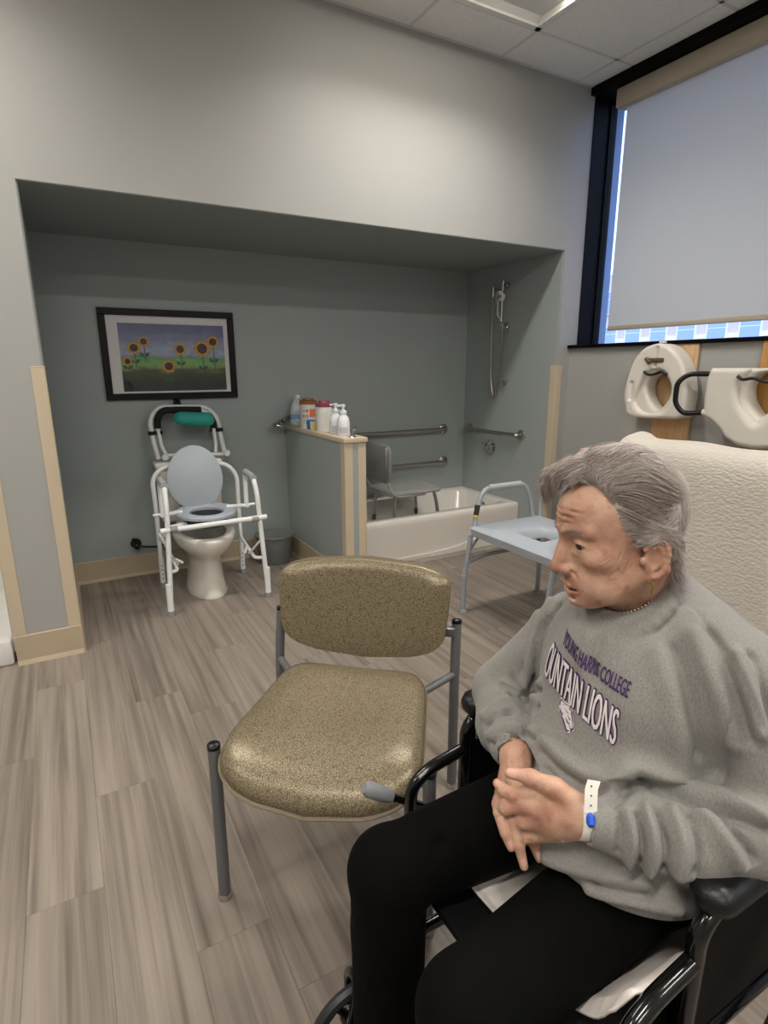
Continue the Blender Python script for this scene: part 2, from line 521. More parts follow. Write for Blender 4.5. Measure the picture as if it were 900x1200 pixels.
# baseboards with a cove toe
def baseboard(name, a, b, nrm, h=0.145, t=0.006):
    a = V(*a, 0); b = V(*b, 0); n = V(*nrm, 0)
    prof = [(0, 0), (0.014, 0), (0.012, 0.006), (t, 0.022), (t, h - 0.003), (t - 0.003, h), (0, h)]
    mb = MB(); k = len(prof)
    vs = [a + n * p + V(0, 0, q) for p, q in prof] + [b + n * p + V(0, 0, q) for p, q in prof]
    fs = [tuple(range(k)), tuple(range(k, 2 * k))] + [(i, (i + 1) % k, k + (i + 1) % k, k + i) for i in range(k)]
    mb.add(vs, fs)
    return struct(mb.build(name, M_tan, None, 0))
baseboard('baseboard_pier', (XPIER, Y1), (XL + 0.006, Y1), (0, -1))
baseboard('baseboard_alcove_left', (XL + 0.006, Y1 - 0.006), (XL + 0.006, Y2), (1, 0))
baseboard('baseboard_back', (XL, Y2), (1.418, Y2), (0, -1))
baseboard('baseboard_partition', (1.418, 3.0), (1.418, Y2), (-1, 0))
baseboard('baseboard_right', (XW, Y0), (XW, Y1), (-1, 0))
baseboard('baseboard_rear', (X0, Y0), (XW, Y0), (0, 1))
baseboard('baseboard_left', (X0, Y0), (X0, Y1), (1, 0))

# corner guards
def guard(name, x, y, sx, z0, z1, sy=1, w=0.052, t=0.004):
    """L-shaped vinyl guard around the outer corner (x, y); sx = side the wall face runs to"""
    mb = MB()
    mb.box((x, y - t, z0), (x + sx * w, y, z1), 0.0015, seg=1)
    mb.box((x - sx * t, y - t, z0), (x, y + w, z1), 0.0015, seg=1)
    mb.box((x - sx * (t + 0.001), y - t - 0.001, z1 - 0.006), (x + sx * (w + 0.001), y + 0.001, z1), 0.001, seg=1)
    return struct(mb.build(name, M_guard, None, 30))
guard('trim_1', XL + 0.006, Y1, -1, 0.145, 1.372)
guard('trim_2', XPIER, Y1, 1, 0.145, 1.372)
guard('trim_3', XR - 0.006, Y1, 1, 0.145, 1.376)
# partition between toilet and tub
PX0, PX1, PY0 = 1.418, 1.552, 3.012
struct(MB().box((PX0, PY0, 0), (PX1, Y2, 0.936)).build('wall_partition', M_wall_in, None, 0))
struct(MB().box((PX0 - 0.012, PY0 - 0.014, 0.936), (PX1 + 0.012, Y2, 0.966), 0.005).build('trim_4', M_guard))
guard('trim_5', PX0, PY0, 1, 0.145, 0.934, w=0.05)
guard('trim_6', PX1, PY0, -1, 0.145, 0.934, w=0.05)
baseboard('baseboard_partition_end', (PX0 - 0.006, PY0), (PX1, PY0), (0, -1))

# ceiling: each tile is a piece, T-bars between
ceiling = struct(MB().box((X0 - T, Y0 - T, ZC + 0.03), (XW + 0.5, Y1 + T, ZC + 0.1)).build('ceiling', M_grid, None, 0))
G = 0.61
gx = [2.43 + G * k for k in range(-9, 3)]
gy = [2.685 - G * k for k in range(-1, 10)]
FIX = [(0, 0), (-4, 0), (0, 4), (-4, 4), (-7, 2), (0, 7), (-4, 7)]        # cells left of x=2.43-line: troffers two tiles long; past the first two, unseen ones added to light the room
fix_cells = set()
for cx, cy in FIX:
    fix_cells.add((cx, cy)); fix_cells.add((cx - 1, cy))
tile_mesh = {}
XCE = XW + 0.15
for i in range(-9, 3):
    for j in range(-1, 10):
        xa, xb = 2.43 + G * (i - 1), 2.43 + G * i
        yb, ya = 2.685 - G * j, 2.685 - G * (j + 1)
        xa, xb, ya, yb = max(xa, X0), min(xb, XCE), max(ya, Y0), min(yb, Y1)
        if xb - xa < 0.03 or yb - ya < 0.03 or (i, j) in fix_cells: continue
        key = (round(xb - xa, 3), round(yb - ya, 3))
        if key not in tile_mesh:
            tile_mesh[key] = MB().box((0.010, 0.010, 0.0), (xb - xa - 0.010, yb - ya - 0.010, 0.016), 0.002, seg=1).mesh('tile', M_ceil, 0)
        o = bpy.data.objects.new('tile', tile_mesh[key]); COL.objects.link(o); o.parent = ceiling; o.location = (xa, ya, ZC)
for xg in gx:
    if X0 < xg < XCE: MB().box((xg - 0.011, Y0, ZC + 0.002), (xg + 0.011, Y1, ZC + 0.03)).build('runner', M_grid, ceiling, 0)
for yg in gy:
    if Y0 < yg < Y1: MB().box((X0, yg - 0.011, ZC + 0.002), (XCE, yg + 0.011, ZC + 0.03)).build('runner', M_grid, ceiling, 0)
MB().box((X0, Y1 - 0.02, ZC - 0.002), (XCE, Y1, ZC + 0.03)).build('wall_angle', M_grid, ceiling, 0)

# recessed troffers with a bright centre basket
M_trof = mat('troffer_white', '#d9d9d6', 0.5)
M_lamp = mat('lamp_diffuser', '#ffffff', 0.5, emit=('#fff6e6', 9.0))
FIX_LABEL = ['recessed ceiling troffer nearest the alcove and the window',
             'recessed ceiling troffer above the wall at the toilet side', 'unseen ceiling troffer added over the wheelchair and window side',
             'unseen ceiling troffer added over the open floor', 'unseen ceiling troffer added near the left wall',
             'unseen ceiling troffer added at the rear by the window wall', 'unseen ceiling troffer added at the rear over open floor']
for (cx, cy), lab, watts in zip(FIX, FIX_LABEL, LAMP_W):
    xb = 2.43 + G * cx; xa = xb - 2 * G; yb = 2.685 - G * cy; ya = yb - G; ym = (ya + yb) / 2
    t = thing('ceiling_light', lab, 'ceiling light', ((xa + xb) / 2, ym, ZC), 'recessed ceiling lights')
    fr = MB()
    for lo, hi in (((xa, ya, 0), (xb, ya + 0.03, 0)), ((xa, yb - 0.03, 0), (xb, yb, 0)), ((xa, ya, 0), (xa + 0.03, yb, 0)), ((xb - 0.03, ya, 0), (xb, yb, 0))):
        fr.box((lo[0], lo[1], ZC - 0.002), (hi[0], hi[1], ZC + 0.012))
    fr.build('frame', M_trof, t, 0)
    hs = MB()      # curved reflector wings rising to the basket
    for sgn in (-1, 1):
        for k in range(6):
            u0, u1 = k / 6, (k + 1) / 6
            f = lambda u: (ym + sgn * (0.275 - 0.175 * u), ZC + 0.01 + 0.07 * math.sin(u * math.pi * 0.5))
            (p, q), (p2, q2) = f(u0), f(u1)
            hs.add([(xa + 0.03, p, q), (xb - 0.03, p, q), (xb - 0.03, p2, q2), (xa + 0.03, p2, q2)], [(0, 1, 2, 3)])
    for xe in (xa + 0.03, xb - 0.03):
        hs.box((xe - 0.003, ya + 0.03, ZC + 0.01), (xe + 0.003, yb - 0.03, ZC + 0.085))
    hs.build('reflector', M_trof, t)
    MB().box((xa + 0.05, ym - 0.085, ZC + 0.02), (xb - 0.05, ym + 0.085, ZC + 0.075), 0.012).build('diffuser', M_lamp, t)
    ld = bpy.data.lights.new('lamp', 'AREA'); ld.shape = 'RECTANGLE'; ld.size = 1.1; ld.size_y = 0.13; ld.spread = math.radians(128 if cy == 0 else 172); ld.energy = watts; ld.color = (1.0, 0.955, 0.89)
    lo = bpy.data.objects.new('lamp', ld); COL.objects.link(lo); lo.parent = t; lo.location = (0, 0, 0.014)

# downlight in the alcove soffit (off)
dl = thing('downlight', 'round white recessed downlight in the dark alcove soffit', 'ceiling light', (2.24, 3.46, ZS))
MB().lathe([(0.052, -0.001), (0.082, -0.004), (0.085, 0.0), (0.05, 0.0)], (2.24, 3.46, ZS)).build('trim_ring', mat('downlight_trim', '#d4d0c8', 0.4), dl)
MB().lathe([(0.0001, -0.0005), (0.052, -0.0015), (0.052, 0.0)], (2.24, 3.46, ZS)).build('lens', mat('downlight_lens', '#c9c4ba', 0.4), dl)

# window: black frame, pane, sill; roller blind in front
XG = XW + 0.20
win = struct(MB().box((XG, Y1 - 0.014, ZSILL), (XG + 0.06, Y1, ZC)).build('window_1', M_blackframe, None, 0))
wf = MB()
wf.box((XG, Y0, ZC - 0.06), (XG + 0.06, Y1, ZC + 0.06)); wf.box((XG, Y0, ZSILL), (XG + 0.06, Y1, ZSILL + 0.028)); wf.box((XG, -1.2, ZSILL), (XG + 0.06, -1.1, ZC))
wf.build('window_frame', M_blackframe, win, 0)
MB().box((XW + 0.06, Y1 - 0.006, ZSILL), (XG + 0.06, Y1, ZC)).build('jamb', M_blackframe, win, 0)
MB().box((XW - 0.03, Y0, ZSILL - 0.004), (XG + 0.02, Y1 + 0.001, ZSILL + 0.018), 0.003).build('window_sill', M_blackframe, win)
MB().box((XW + 0.02, Y0, ZC - 0.045), (XG + 0.02, Y1, ZC + 0.001)).build('head_trim', M_blackframe, win, 0)
def glass_mat(name='clear_glass', tint=(0.97, 0.98, 1.0, 1), refl=0.08):
    mt = bpy.data.materials.new(name); mt.use_nodes = True; nt = mt.node_tree
    out = nt.nodes['Material Output']; nt.nodes.remove(nt.nodes['Principled BSDF'])
    tr = nt.nodes.new('ShaderNodeBsdfTransparent'); tr.inputs[0].default_value = tint
    gl = nt.nodes.new('ShaderNodeBsdfGlossy'); gl.inputs['Roughness'].default_value = 0.02
    fr = nt.nodes.new('ShaderNodeFresnel'); fr.inputs[0].default_value = 1.35
    mx = nt.nodes.new('ShaderNodeMixShader')
    nt.links.new(fr.outputs[0], mx.inputs[0]); nt.links.new(tr.outputs[0], mx.inputs[1]); nt.links.new(gl.outputs[0], mx.inputs[2])
    nt.links.new(mx.outputs[0], out.inputs[0]); return mt
M_glass = glass_mat()
MB().box((XG + 0.03, Y0, ZSILL + 0.02), (XG + 0.034, Y1 - 0.014, ZC - 0.05)).build('pane', M_glass, win, 0)

def blind_mat():
    mt = bpy.data.materials.new('blind_fabric'); mt.use_nodes = True; nt = mt.node_tree
    out = nt.nodes['Material Output']; b = nt.nodes['Principled BSDF']
    b.inputs['Base Color'].default_value = lin('#dcdcda'); b.inputs['Roughness'].default_value = 0.85
    tl = nt.nodes.new('ShaderNodeBsdfTranslucent'); tl.inputs[0].default_value = (0.80, 0.80, 0.78, 1)
    mx = nt.nodes.new('ShaderNodeMixShader'); mx.inputs[0].default_value = 0.45
    nt.links.new(b.outputs[0], mx.inputs[1]); nt.links.new(tl.outputs[0], mx.inputs[2]); nt.links.new(mx.outputs[0], out.inputs[0])
    return mt
bl = thing('roller_blind', 'off-white roller blind pulled down over the window', 'blind', (XW + 0.14, 1.3, ZC))
BX = XW + 0.13
M_cass = mat('blind_cassette', '#b8ad9c', 0.5)
MB().box((BX - 0.05, -1.1, ZC - 0.155), (BX + 0.04, 2.84, ZC - 0.05), 0.006).build('cassette', M_cass, bl)
MB().box((BX, -1.08, 1.625), (BX + 0.0012, 2.792, ZC - 0.10)).build('fabric', blind_mat(), bl, 0)
MB().box((BX - 0.006, -1.08, 1.598), (BX + 0.008, 2.792, 1.628), 0.004).build('hem_bar', M_cass, bl)

# building across the street
bld = thing('facade_building', 'pale building with rows of windows outside below the blind', 'building', (34, 12, -6))
M_fac = mat('facade_stone', '#b9aead', 0.85, var=0.05, vscale=0.6)
MB().box((34, -30, -6), (40, 60, 7.5)).build('wall', M_fac, bld, 0)
M_facwin = mat('facade_glass', '#8b9db4', 0.3)
M_facfr = mat('facade_frame', '#d6d6d6', 0.6)
wm_f = MB().box((-0.16, -0.62, -0.02), (0.06, 0.62, 1.52)).mesh('window', M_facfr, 0)
wm_p = MB().box((-0.18, -0.54, 0.05), (-0.15, 0.54, 0.95)).box((-0.18, -0.54, 1.0), (-0.15, 0.54, 1.45)).mesh('pane', M_facwin, 0)
for r_ in range(3):
    for c_ in range(17):
        f = bpy.data.objects.new('window', wm_f); COL.objects.link(f); f.parent = bld; f.location = (0, -4 + c_ * 1.9 - 6, 5.4 + r_ * 2.3 + 0.9)
        p_ = bpy.data.objects.new('pane', wm_p); COL.objects.link(p_); p_.parent = f
for z_ in (0.95, 3.25, 5.55):
    MB().box((33.85, -30, z_ - 0.25), (34.0, 60, z_)).build('ledge', M_facfr, bld, 0)
street = struct(MB().box((XW + 0.5, -60, -6.2), (60, 90, -6.0)).build('ground_outside', mat('asphalt', '#77777a', 0.9), None, 0))
# ================================================================== ALCOVE THINGS
# --- framed sunflower picture
pic = thing('framed_picture', 'black framed sunflower field print with white mat above the toilet', 'picture', (0.67, 4.0, 1.445))
px0, px1, pz0, pz1, py = 0.262, 1.080, 1.168, 1.720, Y2
fr = MB()
fw = 0.040
for lo, hi in (((px0, pz0), (px1, pz0 + fw)), ((px0, pz1 - fw), (px1, pz1)), ((px0, pz0 + fw), (px0 + fw, pz1 - fw)), ((px1 - fw, pz0 + fw), (px1, pz1 - fw))):
    fr.box((lo[0], py - 0.028, lo[1]), (hi[0], py - 0.001, hi[1]), 0.003, seg=1)
fr.build('frame', mat('picture_frame_black', '#070707', 0.45, spec=0.3), pic)
MB().box((px0 + 0.03, py - 0.010, pz0 + 0.03), (px1 - 0.03, py - 0.004, pz1 - 0.03)).build('mat_board', mat('mat_board', '#e3ddd6', 0.8), pic, 0)
def print_mat():
    mt = bpy.data.materials.new('painted_field'); mt.use_nodes = True; nt = mt.node_tree; b = nt.nodes['Principled BSDF']; N = nt.nodes.new; L = nt.links.new
    tc = N('ShaderNodeTexCoord'); sp = N('ShaderNodeSeparateXYZ'); L(tc.outputs['Object'], sp.inputs[0])
    mp = N('ShaderNodeMapping'); mp.inputs['Scale'].default_value = (6, 1, 22); L(tc.outputs['Object'], mp.inputs[0])
    n = N('ShaderNodeTexNoise'); n.inputs['Scale'].default_value = 1.2; n.inputs['Detail'].default_value = 5; L(mp.outputs[0], n.inputs['Vector'])
    a = N('ShaderNodeMath'); a.operation = 'MULTIPLY_ADD'; a.inputs[1].default_value = 0.10; L(n.outputs[0], a.inputs[0]); L(sp.outputs[2], a.inputs[2])
    r = N('ShaderNodeMapRange'); r.inputs[1].default_value = 1.22; r.inputs[2].default_value = 1.70; L(a.outputs[0], r.inputs[0])
    c = N('ShaderNodeValToRGB'); e = c.color_ramp
    e.elements[0].position = 0.08; e.elements[0].color = lin('#1f2a20')
    e.elements[1].position = 1.0; e.elements[1].color = lin('#5f5f80')
    for p, q in ((0.22, '#2b3524'), (0.36, '#48512f'), (0.42, '#8a9a52'), (0.47, '#7fae62'), (0.535, '#5f9a5a'), (0.55, '#8b93a8'), (0.62, '#a4abb8'), (0.74, '#8990a6'), (0.88, '#6b6c8c')):
        x = e.elements.new(p); x.color = lin(q)
    L(r.outputs[0], c.inputs[0])
    n2 = N('ShaderNodeTexNoise'); n2.inputs['Scale'].default_value = 22; L(tc.outputs['Object'], n2.inputs['Vector'])
    r2 = N('ShaderNodeMapRange'); r2.inputs[3].default_value = 0.7; r2.inputs[4].default_value = 1.3; L(n2.outputs[0], r2.inputs[0])
    mx = N('ShaderNodeVectorMath'); mx.operation = 'SCALE'; L(c.outputs[0], mx.inputs[0]); L(r2.outputs[0], mx.inputs['Scale'])
    L(mx.outputs[0], b.inputs['Base Color']); b.inputs['Roughness'].default_value = 0.6
    return mt
PM = [print_mat(), mat('paint_yellow', '#d9a92a', 0.6, var=0.2, vscale=60), mat('paint_brown', '#3b2419', 0.6, var=0.3, vscale=90), mat('paint_green', '#2f5a2c', 0.6), mat('paint_ochre', '#b3781f', 0.6)]
def zx(u, v): return px0 + (u - 45) * 0.000998, pz1 - (v - 45) * 0.001035
pr_ = MB()
xa, za = zx(150, 128); xb, zb = zx(796, 528)
pr_.add([(xa, py - 0.0105, zb), (xb, py - 0.0105, zb), (xb, py - 0.0105, za), (xa, py - 0.0105, za)], [(0, 1, 2, 3)])
def disc(mb, cx, cz, r, y, mi, n=16, a0=0.0, sq=1.0):
    mb.add([(cx, y, cz)] + [(cx + r * math.cos(a0 + 2 * math.pi * k / n), y, cz + sq * r * math.sin(a0 + 2 * math.pi * k / n)) for k in range(n)], [(0, k + 1, (k + 1) % n + 1) for k in range(n)], mi)
rp = random.Random(3)
for (u, v, r, st) in ((232, 270, 44, 390), (292, 233, 37, 350), (510, 275, 45, 405), (650, 270, 60, 450), (722, 228, 45, 405), (432, 378, 48, 505), (188, 350, 32, 400)):
    cx, cz = zx(u, v); r *= 0.001; sx, sz = zx(u + 6, st)
    pr_.add([(cx - 0.003, py - 0.0106, cz), (cx + 0.003, py - 0.0106, cz), (sx + 0.003, py - 0.0106, sz), (sx - 0.003, py - 0.0106, sz)], [(0, 1, 2, 3)], 3)
    for s_ in (-1, 1):
        lx, lz = cx + s_ * 0.03, (cz * 0.35 + sz * 0.65)
        pr_.add([(cx + 0.002, py - 0.0106, lz - 0.012), (lx - s_ * 0.008, py - 0.0106, lz - 0.012), (lx, py - 0.0106, lz + 0.012), (cx + s_ * 0.010, py - 0.0106, lz + 0.010)], [(0, 1, 2, 3)], 3)
    for ring, mi in ((1.0, 4), (0.86, 1)):
        K = 18
        for k in range(K):
            a = 2 * math.pi * (k + 0.5 * (mi == 1)) / K + rp.uniform(-0.06, 0.06); R_ = r * ring * rp.uniform(0.92, 1.08); w = 0.2
            yy = py - 0.0107 - 0.0001 * (mi == 1)
            pr_.add([(cx + r * 0.4 * math.cos(a - w), yy, cz + r * 0.4 * math.sin(a - w)), (cx + R_ * 0.8 * math.cos(a - w * .6), yy, cz + R_ * 0.8 * math.sin(a - w * .6)), (cx + R_ * math.cos(a), yy, cz + R_ * math.sin(a)),
                     (cx + R_ * 0.8 * math.cos(a + w * .6), yy, cz + R_ * 0.8 * math.sin(a + w * .6)), (cx + r * 0.4 * math.cos(a + w), yy, cz + r * 0.4 * math.sin(a + w))], [(0, 1, 2, 3, 4)], mi)
    disc(pr_, cx, cz, r * 0.55, py - 0.0110, 2)
pr_.build('print', PM, pic, 0)
MB().box((px0 + 0.035, py - 0.0165, pz0 + 0.035), (px1 - 0.035, py - 0.0150, pz1 - 0.035)).build('glass', M_glass, pic, 0)

# --- hook, hung support frame, teal pad
hk = tag(MB().box((0.655, Y2 - 0.012, 1.10), (0.70, Y2, 1.185), 0.012).tube([(0.678, Y2 - 0.01, 1.165), (0.678, Y2 - 0.06, 1.16), (0.678, Y2 - 0.09, 1.12), (0.678, Y2 - 0.10, 1.065)], 0.013, 0.02).build('wall_hook', mat('black_plastic', '#101010', 0.4)), 'black plastic wall hook just below the sunflower picture', 'hook')
hf = thing('support_frame', 'white tubular support frame with black foam leaning above the toilet tank', 'support frame', (0.71, 3.88, 0.79))
def hpt(px, py_, yy): return onY(px, py_, yy)
A = [V(0.510, 3.86, 0.80), V(0.490, 3.88, 0.93), V(0.484, 3.90, 1.05), V(0.545, 3.91, 1.125), V(0.84, 3.91, 1.115), V(0.905, 3.90, 1.05), V(0.915, 3.88, 0.93), V(0.93, 3.86, 0.80)]
MB().tube(A, 0.0155, 0.06).build('back_tube', M_framewhite, hf)
Bp = [V(0.565, 3.84, 0.80), V(0.535, 3.86, 0.88), V(0.525, 3.875, 1.00), V(0.53, 3.875, 1.06), V(0.565, 3.88, 1.10), V(0.82, 3.88, 1.095), V(0.865, 3.875, 1.05), V(0.87, 3.87, 0.98), V(0.875, 3.86, 0.88), V(0.865, 3.84, 0.82)]
MB().tube(Bp, 0.0125, 0.03).build('front_tube', M_framewhite, hf)
MB().tube([V(0.525, 3.873, 0.995), V(0.527, 3.873, 1.06), V(0.565, 3.878, 1.105), V(0.68, 3.879, 1.105), V(0.80, 3.878, 1.10)], 0.021, 0.03).build('foam_grip', M_foam, hf)
MB().tube([V(0.85, 3.872, 1.06), V(0.872, 3.87, 1.02), V(0.872, 3.87, 0.98)], 0.021, 0.02).build('foam_grip', M_foam, hf)
MB().tube([V(0.545, 3.835, 0.825), V(0.70, 3.835, 0.82), V(0.93, 3.845, 0.805)], 0.011).build('cross_bar', M_framewhite, hf)
for xx in (0.545, 0.935): MB().lathe([(0.001, -0.016), (0.018, -0.014), (0.022, 0), (0.018, 0.014), (0.001, 0.016)], (xx, 3.825, 0.815), (0, 1, 0.1), 16).build('end_cap', M_framewhite, hf)
for xx in (0.487, 0.531, 0.872, 0.913): MB().lathe([(0.021, -0.012), (0.022, 0.012)], (xx, 3.882, 0.965), (0, 0.1, 1), 14).build('clamp_collar', M_foam, hf)
tb = tag(MB().tube([V(0.625, 3.835, 1.045), V(0.66, 3.825, 1.055), V(0.75, 3.825, 1.045), V(0.835, 3.83, 1.04), V(0.86, 3.835, 1.04)], [0.026, 0.042, 0.046, 0.044, 0.026], n=16, sm=5).build('teal_pad', mat('teal_fabric', '#2f9c90', 0.6, var=0.08, vscale=30, bump=0.2, bscale=300)), 'rolled teal pad on the foam grip above the toilet', 'pad')

# --- toilet
TX = 0.685
to = thing('toilet', 'white porcelain toilet under the white commode frame', 'toilet', (TX, 3.6, 0))
def ering(cx, cy, z, rx, ryf, ryb, n=32):
    out = []
    for k in range(n):
        a = 2 * math.pi * k / n
        s_, c_ = math.sin(a), math.cos(a)
        out.append((cx + rx * c_, cy + (ryb if s_ > 0 else ryf) * s_, z))
    return out
def loft(rings, cap0=True, cap1=True):
    n = len(rings[0]); mb = MB(); vs = [p for r in rings for p in r]; fs = []
    for i in range(len(rings) - 1):
        for k in range(n):
            l = (k + 1) % n; fs.append((i * n + k, i * n + l, (i + 1) * n + l, (i + 1) * n + k))
    if cap0: fs.append(tuple(range(n)))
    if cap1: fs.append(tuple((len(rings) - 1) * n + k for k in range(n)))
    return mb.add(vs, fs)
cyb = 3.53
R_ = [ering(TX, cyb + .03, 0.0, 0.118, 0.225, 0.30), ering(TX, cyb + .03, 0.012, 0.120, 0.228, 0.30), ering(TX, cyb + .03, 0.03, 0.110, 0.215, 0.30), ering(TX, cyb + .03, 0.12, 0.098, 0.20, 0.30), ering(TX, cyb + .02, 0.22, 0.092, 0.195, 0.30),
      ering(TX, cyb + .01, 0.26, 0.105, 0.215, 0.30), ering(TX, cyb, 0.30, 0.145, 0.255, 0.29), ering(TX, cyb, 0.34, 0.172, 0.285, 0.27), ering(TX, cyb, 0.375, 0.182, 0.298, 0.26), ering(TX, cyb, 0.395, 0.180, 0.296, 0.26), ering(TX, cyb, 0.402, 0.168, 0.284, 0.25),
      ering(TX, cyb, 0.398, 0.13, 0.24, 0.17), ering(TX, cyb, 0.34, 0.115, 0.20, 0.13), ering(TX, cyb, 0.25, 0.06, 0.11, 0.06)]
loft(R_, True, True).build('bowl', M_porc, to, 60)
MB().box((TX - 0.195, 3.80, 0.39), (TX + 0.195, 4.005, 0.745), 0.025, seg=4).build('tank', M_porc, to)
MB().box((TX - 0.21, 3.785, 0.745), (TX + 0.21, 4.012, 0.785), 0.014, seg=3).build('tank_lid', M_porc, to)
MB().box((TX - 0.12, 3.72, 0.30), (TX + 0.12, 3.86, 0.398), 0.02).build('seat_mount', M_porc, to)
MB().tube([(TX - 0.13, 3.79, 0.69), (TX - 0.13, 3.775, 0.69), (TX - 0.06, 3.77, 0.685)], 0.007, 0.005).build('flush_lever', M_chrome, to)
sv = thing('supply_valve', 'black supply valve and hose at the wall left of the toilet', 'valve', (0.336, 3.99, 0.21))
MB().lathe([(0.035, 0), (0.033, 0.006), (0.014, 0.010), (0.014, 0.05), (0.0001, 0.05)], (0.336, Y2 - 0.001, 0.225), (0, -1, 0), 18).build('escutcheon', M_black, sv)
MB().tube([(0.336, 3.965, 0.225), (0.325, 3.965, 0.255), (0.315, 3.965, 0.275)], 0.010).build('handle', M_black, sv)
MB().ellipsoid((0.336, 3.96, 0.222), (0.024, 0.02, 0.024), 8).build('valve_body', M_black, sv)
MB().tube([(0.345, 3.955, 0.222), (0.41, 3.95, 0.208), (0.47, 3.95, 0.205), (0.53, 3.95, 0.24), (0.55, 3.95, 0.39)], 0.0075, sm=8).build('hose', M_black, sv)

# --- white commode frame straddling the toilet
cf = thing('toilet_commode', 'white steel commode frame with grey seat and raised lid over the toilet', 'commode', (0.69, 3.46, 0))
FLx, FRx, BLx, BRx, FY, BY = 0.412, 0.980, 0.446, 0.962, 3.222, 3.715
rt = 0.0145
M_armgrey = mat('grey_arm_pad', '#9ea2a5', 0.6)
for (x, sx) in ((FLx, -1), (FRx, 1)):
    xt = x + sx * 0.005
    MB().tube([(x, FY - 0.004, 0.03), (xt - sx * 0.03, FY + 0.004, 0.50), (xt - sx * 0.035, FY + 0.01, 0.64), (xt - sx * 0.04, FY + 0.05, 0.735), (xt - sx * 0.042, FY + 0.22, 0.745), (xt - sx * 0.04, FY + 0.235, 0.68), (xt - sx * 0.04, FY + 0.235, 0.52)], rt, 0.05).build('front_leg', M_framewhite, cf)
    MB().tube([(xt - sx * 0.04, FY + 0.045, 0.735), (xt - sx * 0.042, FY + 0.21, 0.747)], 0.021, n=12).build('arm_pad', M_armgrey, cf)
    MB().tube([(x, FY - 0.005, 0.0), (x, FY - 0.004, 0.19)], 0.0175, n=12).build('leg_extension', M_framewhite, cf)
    MB().tube([(x, FY - 0.005, 0.0), (x, FY - 0.004, 0.03)], 0.0205, n=12).build('rubber_foot', M_rubber, cf)
    xb_ = BLx if sx < 0 else BRx
    MB().tube([(xb_, BY, 0.0), (xb_, BY, 0.03)], 0.0205, n=12).build('rubber_foot', M_rubber, cf)
    MB().tube([(xb_, BY, 0.0), (xb_, BY, 0.20)], 0.0175, n=12).build('leg_extension', M_framewhite, cf)
    ph = MB()
    for k in range(4): ph.lathe([(0.004, 0), (0.004, 0.003), (0.0001, 0.003)], (xb_, BY - 0.0155, 0.06 + 0.028 * k), (0, -1, 0), 8)
    ph.build('adjust_hole', M_black, cf)
    # side spreader: bent bar with a diagonal strut
    MB().tube([(x - sx * 0.01, FY, 0.255), (x - sx * 0.06, FY + 0.03, 0.25), (xb_ - sx * 0.03, BY - 0.12, 0.29), (xb_, BY, 0.36)], 0.0105, 0.05).build('spreader', M_framewhite, cf)
    MB().tube([(x - sx * 0.012, FY, 0.38), (x - sx * 0.075, FY + 0.10, 0.262)], 0.0075).build('strut', M_framewhite, cf)
    MB().tube([(x - sx * 0.05, FY + 0.23, 0.275), (x - sx * 0.10, FY + 0.10, 0.27)], 0.0085).build('strut', M_framewhite, cf)
    MB().tube([(xt - sx * 0.085, FY + 0.235, 0.535), (xt + sx * 0.012, FY + 0.235, 0.535)], 0.009).build('lock_pin', M_framewhite, cf)
MB().tube([(BLx, BY, 0.03), (BLx, BY, 0.56), (BLx - 0.005, BY, 0.70), (BLx + 0.05, BY, 0.765), (0.59, BY, 0.775), (0.78, BY, 0.775), (BRx - 0.06, BY, 0.76), (BRx + 0.002, BY, 0.68), (BRx, BY, 0.56), (BRx, BY, 0.03)], rt, 0.07).build('back_frame', M_framewhite, cf)
MB().tube([(FLx - 0.015, FY, 0.497), (FRx + 0.015, FY, 0.505)], 0.0155).build('front_bar', M_framewhite, cf)
MB().tube([(BLx - 0.01, FY + 0.235, 0.53), (BLx + 0.09, FY + 0.24, 0.535), (0.56, FY + 0.24, 0.535)], 0.0135).build('side_bar', M_framewhite, cf)
MB().tube([(BRx + 0.0, FY + 0.235, 0.53), (0.82, FY + 0.24, 0.535)], 0.0135).build('side_bar', M_framewhite, cf)
MB().tube([(0.42, FY + 0.05, 0.465), (0.45, FY + 0.12, 0.475), (0.56, FY + 0.16, 0.478)], 0.017).build('hinge_bar', M_framewhite, cf)
for xx in (FLx + 0.055, FRx - 0.055): MB().tube([(xx - 0.02, FY, 0.50), (xx + 0.02, FY, 0.50)], 0.019).build('snap_clip', M_rubber, cf)
# seat ring: oval with hole
def oval_ring(mb, c, rx, ry, hx, hy, z0, z1, hc=(0, 0), n=40, lip=0.008):
    rings = []
    for (fx, hole, z, in_) in ((1, 0, z0, 0), (1, 0, z1 - lip, 0), (1, 0, z1, lip), (0, 1, z1, -lip), (0, 1, z1 - lip, 0), (0, 1, z0, 0)):
        rg = []
        for k in range(n):
            a = 2 * math.pi * k / n
            if not hole: rg.append((c[0] + (rx - in_) * math.cos(a), c[1] + (ry - in_) * math.sin(a), z))
            else: rg.append((c[0] + hc[0] + (hx - in_) * math.cos(a), c[1] + hc[1] + (hy - in_) * math.sin(a), z))
        rings.append(rg)
    rings.append(rings[0])
    t = loft(rings, False, False); return mb.add(t.v, t.f)
oval_ring(MB(), (0.695, 3.455), 0.178, 0.205, 0.098, 0.125, 0.512, 0.535, (0, -0.02)).build('seat', M_seatgrey, cf)
MB().lathe([(0.118, 0.0), (0.125, 0.06), (0.10, 0.065), (0.095, 0.0)], (0.695, 3.445, 0.447), n=28).build('splash_guard', mat('dark_pail', '#3c4046', 0.5), cf)
lid = MB(); nl = 40
ux, uz = V(1, 0, 0), V(0.02, 0.20, 0.98)
lc = V(0.683, 3.645, 0.705)
prof = [(0.0, 0.97), (0.004, 1.0), (0.012, 1.0), (0.016, 0.97)]
rings = []
